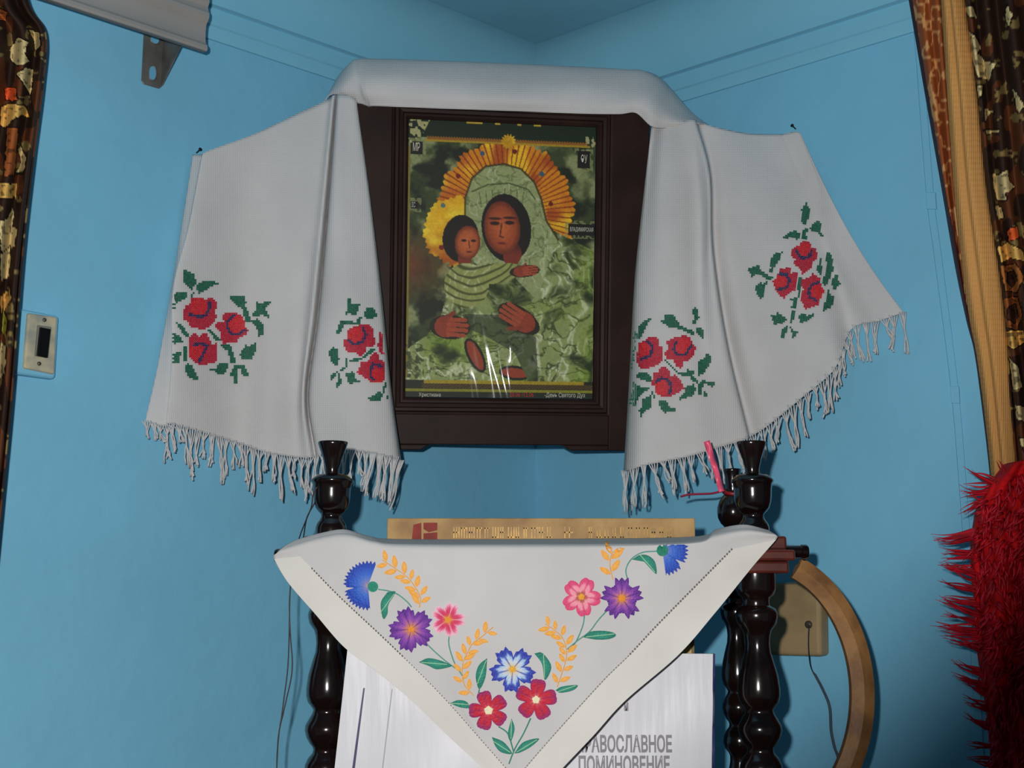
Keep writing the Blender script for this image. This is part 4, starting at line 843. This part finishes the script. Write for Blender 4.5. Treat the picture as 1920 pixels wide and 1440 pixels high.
def plate(name, pts2, o0, axis_u, axis_n, org, m, parent):
    n = len(pts2); V = [org+axis_u*a+Z*b+axis_n*o0 for a, b in pts2]+[org+axis_u*a+Z*b for a, b in pts2]
    F = [tuple(range(n)), tuple(range(2*n-1, n-1, -1))]+[(i, i+n, (i+1) % n+n, (i+1) % n) for i in range(n)]; o = obj(name, V, F, m, parent)
    b = o.modifiers.new('bevel', 'BEVEL'); b.width = .0006; b.limit_method = 'ANGLE'; return o
hgt = B_[2]-A_[2]+.03
br = plate('bracket', [(0, .004), (.004, 0), (Wd-.004, 0), (Wd, .004), (Wd, hgt), (0, hgt)], .0022, dx, nL, A_, gal, cor)
plate('bracket_web', [(0, .006), (.004, .004), (.104, hgt-.012), (.104, hgt), (0, hgt)], .002, nL, -dx, A_+dx*Wd+nL*.001, gal, br)
holem = mat('hole_showing_wall', (104, 172, 206), .6, .05)
for a, b, r, e in ((.016, .020, .0055, 1.9), (.017, .072, .0065, 1.)):
    c = A_+dx*a+Z*b+nL*.0027; V = [c+dx*r*math.cos(t)+Z*r*e*math.sin(t) for t in np.linspace(0, 2*math.pi, 20, endpoint=False)]; obj('keyhole', V, [tuple(range(20))], holem, br)
    mb = MB(); mb.tube([c+dx*r*1.12*math.cos(t)+Z*r*1.12*e*math.sin(t) for t in np.linspace(0, 2*math.pi, 20, endpoint=False)], .0008, 5, closed=True); mb.build('hole_rim', gal, br, smooth=True)

# ------------------------------------------------------------------ curtains
def painted(name, cols, nu, nv, wave, paint, m, parent):
    g = Patch(cols, nu, nv, wave); c = paint(g.flat[:, 0], g.flat[:, 1]); c = np.clip(c, 0, 255)/255; c = np.where(c <= .04045, c/12.92, ((c+.055)/1.055)**2.4)
    return obj(name, g.verts(), g.faces(0, True), m, parent, smooth=True, cols=c, uvs=g.uvs(), solid=.002), g
cur_m = weave('printed_curtain_cloth', (255, 255, 255), attr=True, fu=80, fv=80, strength=.15, dist=.001, rough=.7)
def floral(polys, seed):
    def f(x, y):
        c = np.zeros((len(x), 3)); c[:] = (52, 34, 26); n1 = vnoise(x, y, 17, seed); n2 = vnoise(x*1.5, y*.6, 26, seed+1); n3 = vnoise(x, y, 6, seed+2)
        c[(n2 > .62)] = (98, 54, 30); c[(n1 > .74)] = (134, 112, 66); c[(n1 > .74) & (n3 > .6)] = (60, 40, 30)
        for P, col in polys:
            jit = 3*(n3-.5); a = inpoly(P, x+jit, y+jit); d = segdist(list(P)+[P[0]], x, y)
            c[(d < 2.2) & ~a] = (26, 16, 14); c[a] = col; c[a & (n3 > .72)] = np.array(col)*.62; c[a & (d < 2.0)] = np.clip(np.array(col)*1.12, 0, 255)
        return c
    return f
cr_ = (206, 184, 130); go = (222, 174, 92); og = (224, 92, 44); rb = (156, 86, 42)
LP = [([(18,95),(35,70),(52,80),(45,100),(53,115),(35,123),(20,112)],cr_),([(52,55),(75,62),(77,85),(68,95),(62,75)],cr_),([(33,140),(45,128),(60,130),(63,155),(58,180),(48,165),(40,150)],cr_),([(0,235),(0,200),(20,195),(45,200),(58,222),(40,215),(25,225),(10,240)],go),([(32,280),(38,275),(50,295),(45,325),(30,325),(42,305)],cr_),([(0,345),(30,345),(30,370),(0,372)],go),([(0,415),(12,412),(22,392),(27,400),(22,425),(33,430),(28,460),(12,475),(0,470)],cr_),([(0,480),(20,460),(22,490),(15,520),(0,525)],cr_),([(0,555),(20,545),(22,560),(10,580),(0,585)],go),([(8,167),(30,165),(33,188),(10,187)],og),([(15,240),(32,240),(25,330),(10,330)],rb),([(5,580),(15,600),(12,630),(3,620)],(150,140,50)),([(0,640),(12,650),(10,700),(0,710)],cr_),([(-40,100),(-20,60),(-5,90),(-25,140)],cr_),([(-60,300),(-20,280),(-10,320),(-40,350)],cr_),([(0,15),(14,22),(10,40),(-8,36)],rb)]
curl = thing('brown_floral_curtain', wallpt(40, 1000, 'L', .1), 'dark brown curtain with cream leaf print hanging beside the light switch', 'curtain')
lo = lambda x, y: wallY(x, y, 'L', .10)
CE = [(20, -160), (52, 0), (85, 62), (80, 160), (62, 300), (42, 480), (22, 740), (2, 950), (-30, 1300), (-60, 1800), (-60, 2900)]
def lcol(dx): return [(x-dx, y, wallY(x-dx, y, 'L', .10)) for x, y in CE]
painted('curtain_panel', [lcol(d) for d in (0, 8, 30, 60, 100, 160, 230)], 110, 620, lambda u, v: .014*math.sin(u*26+.6*math.sin(v*7)), floral(LP, 31), cur_m, curl)
RP = [([(1815,55),(1828,70),(1838,90),(1830,100),(1848,115),(1865,120),(1855,150),(1835,145),(1825,110),(1813,75)],cr_),([(1833,160),(1842,162),(1838,185)],cr_),([(1860,325),(1875,330),(1888,320),(1890,340),(1902,352),(1885,360),(1888,375),(1868,375),(1860,345)],cr_),([(1865,385),(1880,390),(1883,408),(1870,410)],cr_),([(1845,205),(1865,210),(1850,218),(1845,228)],cr_),([(1845,244),(1873,245),(1850,252)],cr_),([(1900,165),(1910,180),(1920,200),(1910,210)],cr_),([(1808,10),(1822,14),(1830,34),(1818,30)],cr_),([(1890,10),(1898,30),(1893,50),(1886,30)],cr_),([(1890,432),(1905,425),(1908,445),(1893,452)],og),([(1872,465),(1890,455),(1915,470),(1920,490),(1895,482),(1878,492)],go),([(1878,500),(1905,495),(1918,520),(1908,548),(1885,545)],(160,96,46)),([(1884,560),(1908,556),(1918,590),(1905,620),(1888,612)],(150,84,40)),([(1888,512),(1902,508),(1908,525),(1898,538),(1888,530)],(66,38,24)),([(1892,575),(1905,570),(1910,592),(1900,606),(1890,596)],(66,38,24)),([(1885,622),(1920,620),(1925,640),(1900,654),(1885,642)],go),([(1894,670),(1908,690),(1914,725),(1902,730)],cr_),([(1905,760),(1922,765),(1922,790),(1908,785)],cr_),([(1912,820),(1930,830),(1925,860)],cr_)]
curr = thing('layered_curtain', wallpt(1860, 1000, 'R', .1), 'layered curtain with rust scroll edge, tan ribbed band and dark floral drape', 'curtain')
def rc(P, off): return [(x, y, wallY(x, y, 'R', off)) for x, y in P]
Ys = (-160, 0, 180, 350, 500, 600, 660, 760, 900, 1100, 1500, 2600)
A1 = list(zip((1678, 1705, 1736, 1766, 1792, 1813, 1828, 1842, 1858, 1874, 1900, 1960), Ys)); A2 = list(zip((1752, 1766, 1778, 1790, 1806, 1820, 1832, 1846, 1861, 1877, 1903, 1963), Ys)); A3 = list(zip((1790, 1805, 1828, 1845, 1868, 1880, 1886, 1894, 1906, 1922, 1950, 2010), Ys))
sh = lambda P, d: [(x+d, y) for x, y in P]
mid = lambda P, Q, t: [(a[0]*(1-t)+b[0]*t, a[1]) for a, b in zip(P, Q)]
def scroll(x, y):
    n = vnoise(x*1.0, y*.62, 15, 51); n2 = vnoise(x, y*.7, 11, 52); c = np.zeros((len(x), 3)); c[:] = (150, 78, 40); c[abs(n-.5) < .06] = (206, 150, 92); c[(n2 > .84)] = (206, 150, 94)
    e = np.interp(y, [p[1] for p in A1], [p[0] for p in A1]); c[x-e < 7] = (58, 34, 40); return c
painted('rust_scroll_edge', [rc(A1, .075), rc(mid(A1, A2, .12), .085), rc(mid(A1, A2, .35), .10), rc(mid(A1, A2, .6), .088), rc(mid(A1, A2, .85), .10), rc(A2, .085), rc(sh(A2, 10), .075)], 60, 420, None, scroll, weave('rust_scroll_cloth', (255, 255, 255), attr=True, fu=80, fv=80, strength=.1, dist=.001, rough=.6), curr)
tanm = weave('tan_ribbed_cloth', (206, 152, 88), fu=90, fv=30, strength=.5, dist=.001, rough=.75)
TB = Patch([rc(sh(A2, -1), .105), rc(mid(A2, A3, .15), .12), rc(mid(A2, A3, .4), .118), rc(mid(A2, A3, .55), .124), rc(mid(A2, A3, .8), .118), rc(sh(A3, 0), .11), rc(sh(A3, 6), .095)], 40, 120)
obj('tan_band', TB.verts(), TB.faces(0, True), tanm, curr, smooth=True, uvs=TB.uvs(), solid=.002)
painted('floral_drape', [rc(sh(A3, d), o) for d, o in ((2, .105), (14, .125), (40, .12), (75, .125), (120, .12), (200, .12), (300, .12))], 130, 620, lambda u, v: .014*math.sin(u*30+math.sin(v*6)), floral(RP, 41), cur_m, curr)

# ------------------------------------------------------------------ red fringed plush cloth
red = thing('red_fringed_shawl', wallpt(1880, 1500, 'R', .18), 'bright red plush cloth with long shaggy fringe hanging before the layered curtain', 'shawl')
plush = mat('red_plush', (206, 18, 24), .8, .35, 30, bump=.5, bscale=55, spec=.2, col2=(166, 10, 16))
E0 = [(1885, 872), (1842, 930), (1826, 990), (1822, 1060), (1829, 1130), (1832, 1200), (1842, 1270), (1852, 1340), (1862, 1440), (1880, 1600), (1890, 2200)]
cols_ = []
for d, o in ((0, .155), (10, .185), (40, .20), (75, .185), (110, .205), (160, .19), (230, .20)): cols_.append([(x+d, y-(22 if k == 0 else 8 if k == 1 else 0)*math.sin(min(1.5, d/90)), wallY(x+d, y, 'R', o)) for k, (x, y) in enumerate(E0)])
RG = Patch(cols_, 60, 130, lambda u, v: .008*math.sin(u*19+v*11)+.004*math.sin(u*47-v*31))
obj('plush_body', RG.verts(), RG.faces(0, True), plush, red, smooth=True, solid=.004)
tuftm = mat('red_fringe_yarn', (196, 18, 40), .6, .3, 60, spec=.35, col2=(146, 10, 28))
random.seed(5)
tips = [((1862, 905), (1809, 880)), ((1858, 912), (1799, 914)), ((1850, 925), (1805, 930)), ((1845, 935), (1797, 958)), ((1880, 895), (1870, 868)), ((1895, 890), (1920, 856)), ((1872, 892), (1888, 880)), ((1838, 990), (1748, 1006)), ((1830, 1000), (1755, 1012)), ((1832, 1030), (1765, 1030)), ((1832, 1040), (1765, 1046)), ((1830, 1070), (1757, 1062)), ((1832, 1085), (1762, 1058)), ((1828, 1105), (1762, 1090)), ((1830, 1130), (1760, 1122)), ((1830, 1150), (1757, 1118)), ((1832, 1170), (1762, 1152)), ((1835, 1180), (1745, 1172)), ((1838, 1190), (1765, 1188)), ((1840, 1220), (1770, 1195)), ((1845, 1265), (1785, 1240)), ((1848, 1285), (1785, 1268)), ((1852, 1305), (1800, 1272)), ((1855, 1330), (1805, 1310)), ((1858, 1365), (1808, 1340)), ((1862, 1400), (1812, 1398)), ((1866, 1430), (1815, 1420))]
for (x0, y0), (x1, y1) in tips:
    mb = MB()
    for q in range(5):
        jx, jy = random.uniform(-4, 14), random.uniform(-7, 7); sag = random.uniform(-4, 9); P = []; wob = random.uniform(0, 6)
        for t in np.linspace(0, 1, 10):
            x = x0+10+(x1+jx-x0-10)*t; y = y0+(q-2)*3.2*(1-t)+(y1+jy-y0)*t+sag*4*t*(1-t)+2.2*math.sin(wob+t*5)*t; P.append(ptY(x, y, wallY(x0, y0, 'R', .172)-.004*q-.006*t*(q-2)))
        mb.tube(P, .0021, 5, taper=lambda t: max(.14, 1-t**1.6))
    mb.build('fringe_tuft', tuftm, red, smooth=True)
mb = MB()                                                        # short shag all over the body, uncountable
for i in range(900):
    x0 = random.uniform(1826, 1990); y0 = random.uniform(885, 1500); e_ = np.interp(y0, [p[1] for p in E0], [p[0] for p in E0])
    if x0 < e_+4: continue
    a = random.uniform(1.2, 2.6)+.5*math.sin(y0/37); ln = random.uniform(18, 46); wob = random.uniform(0, 6); Y0 = RG.Y(x0, y0)
    P = [ptY(x0+ln*t*math.cos(a)*.8+3*math.sin(wob+4*t)*t, y0+ln*t*math.sin(a), Y0-.003-.007*math.sin(math.pi*min(1, t*.9+.1))) for t in np.linspace(0, 1, 6)]
    mb.tube(P, .0019, 4, taper=lambda t: max(.15, 1-t**1.8))
mb.build('shag_pile', tuftm, red, smooth=True)['kind'] = 'stuff'
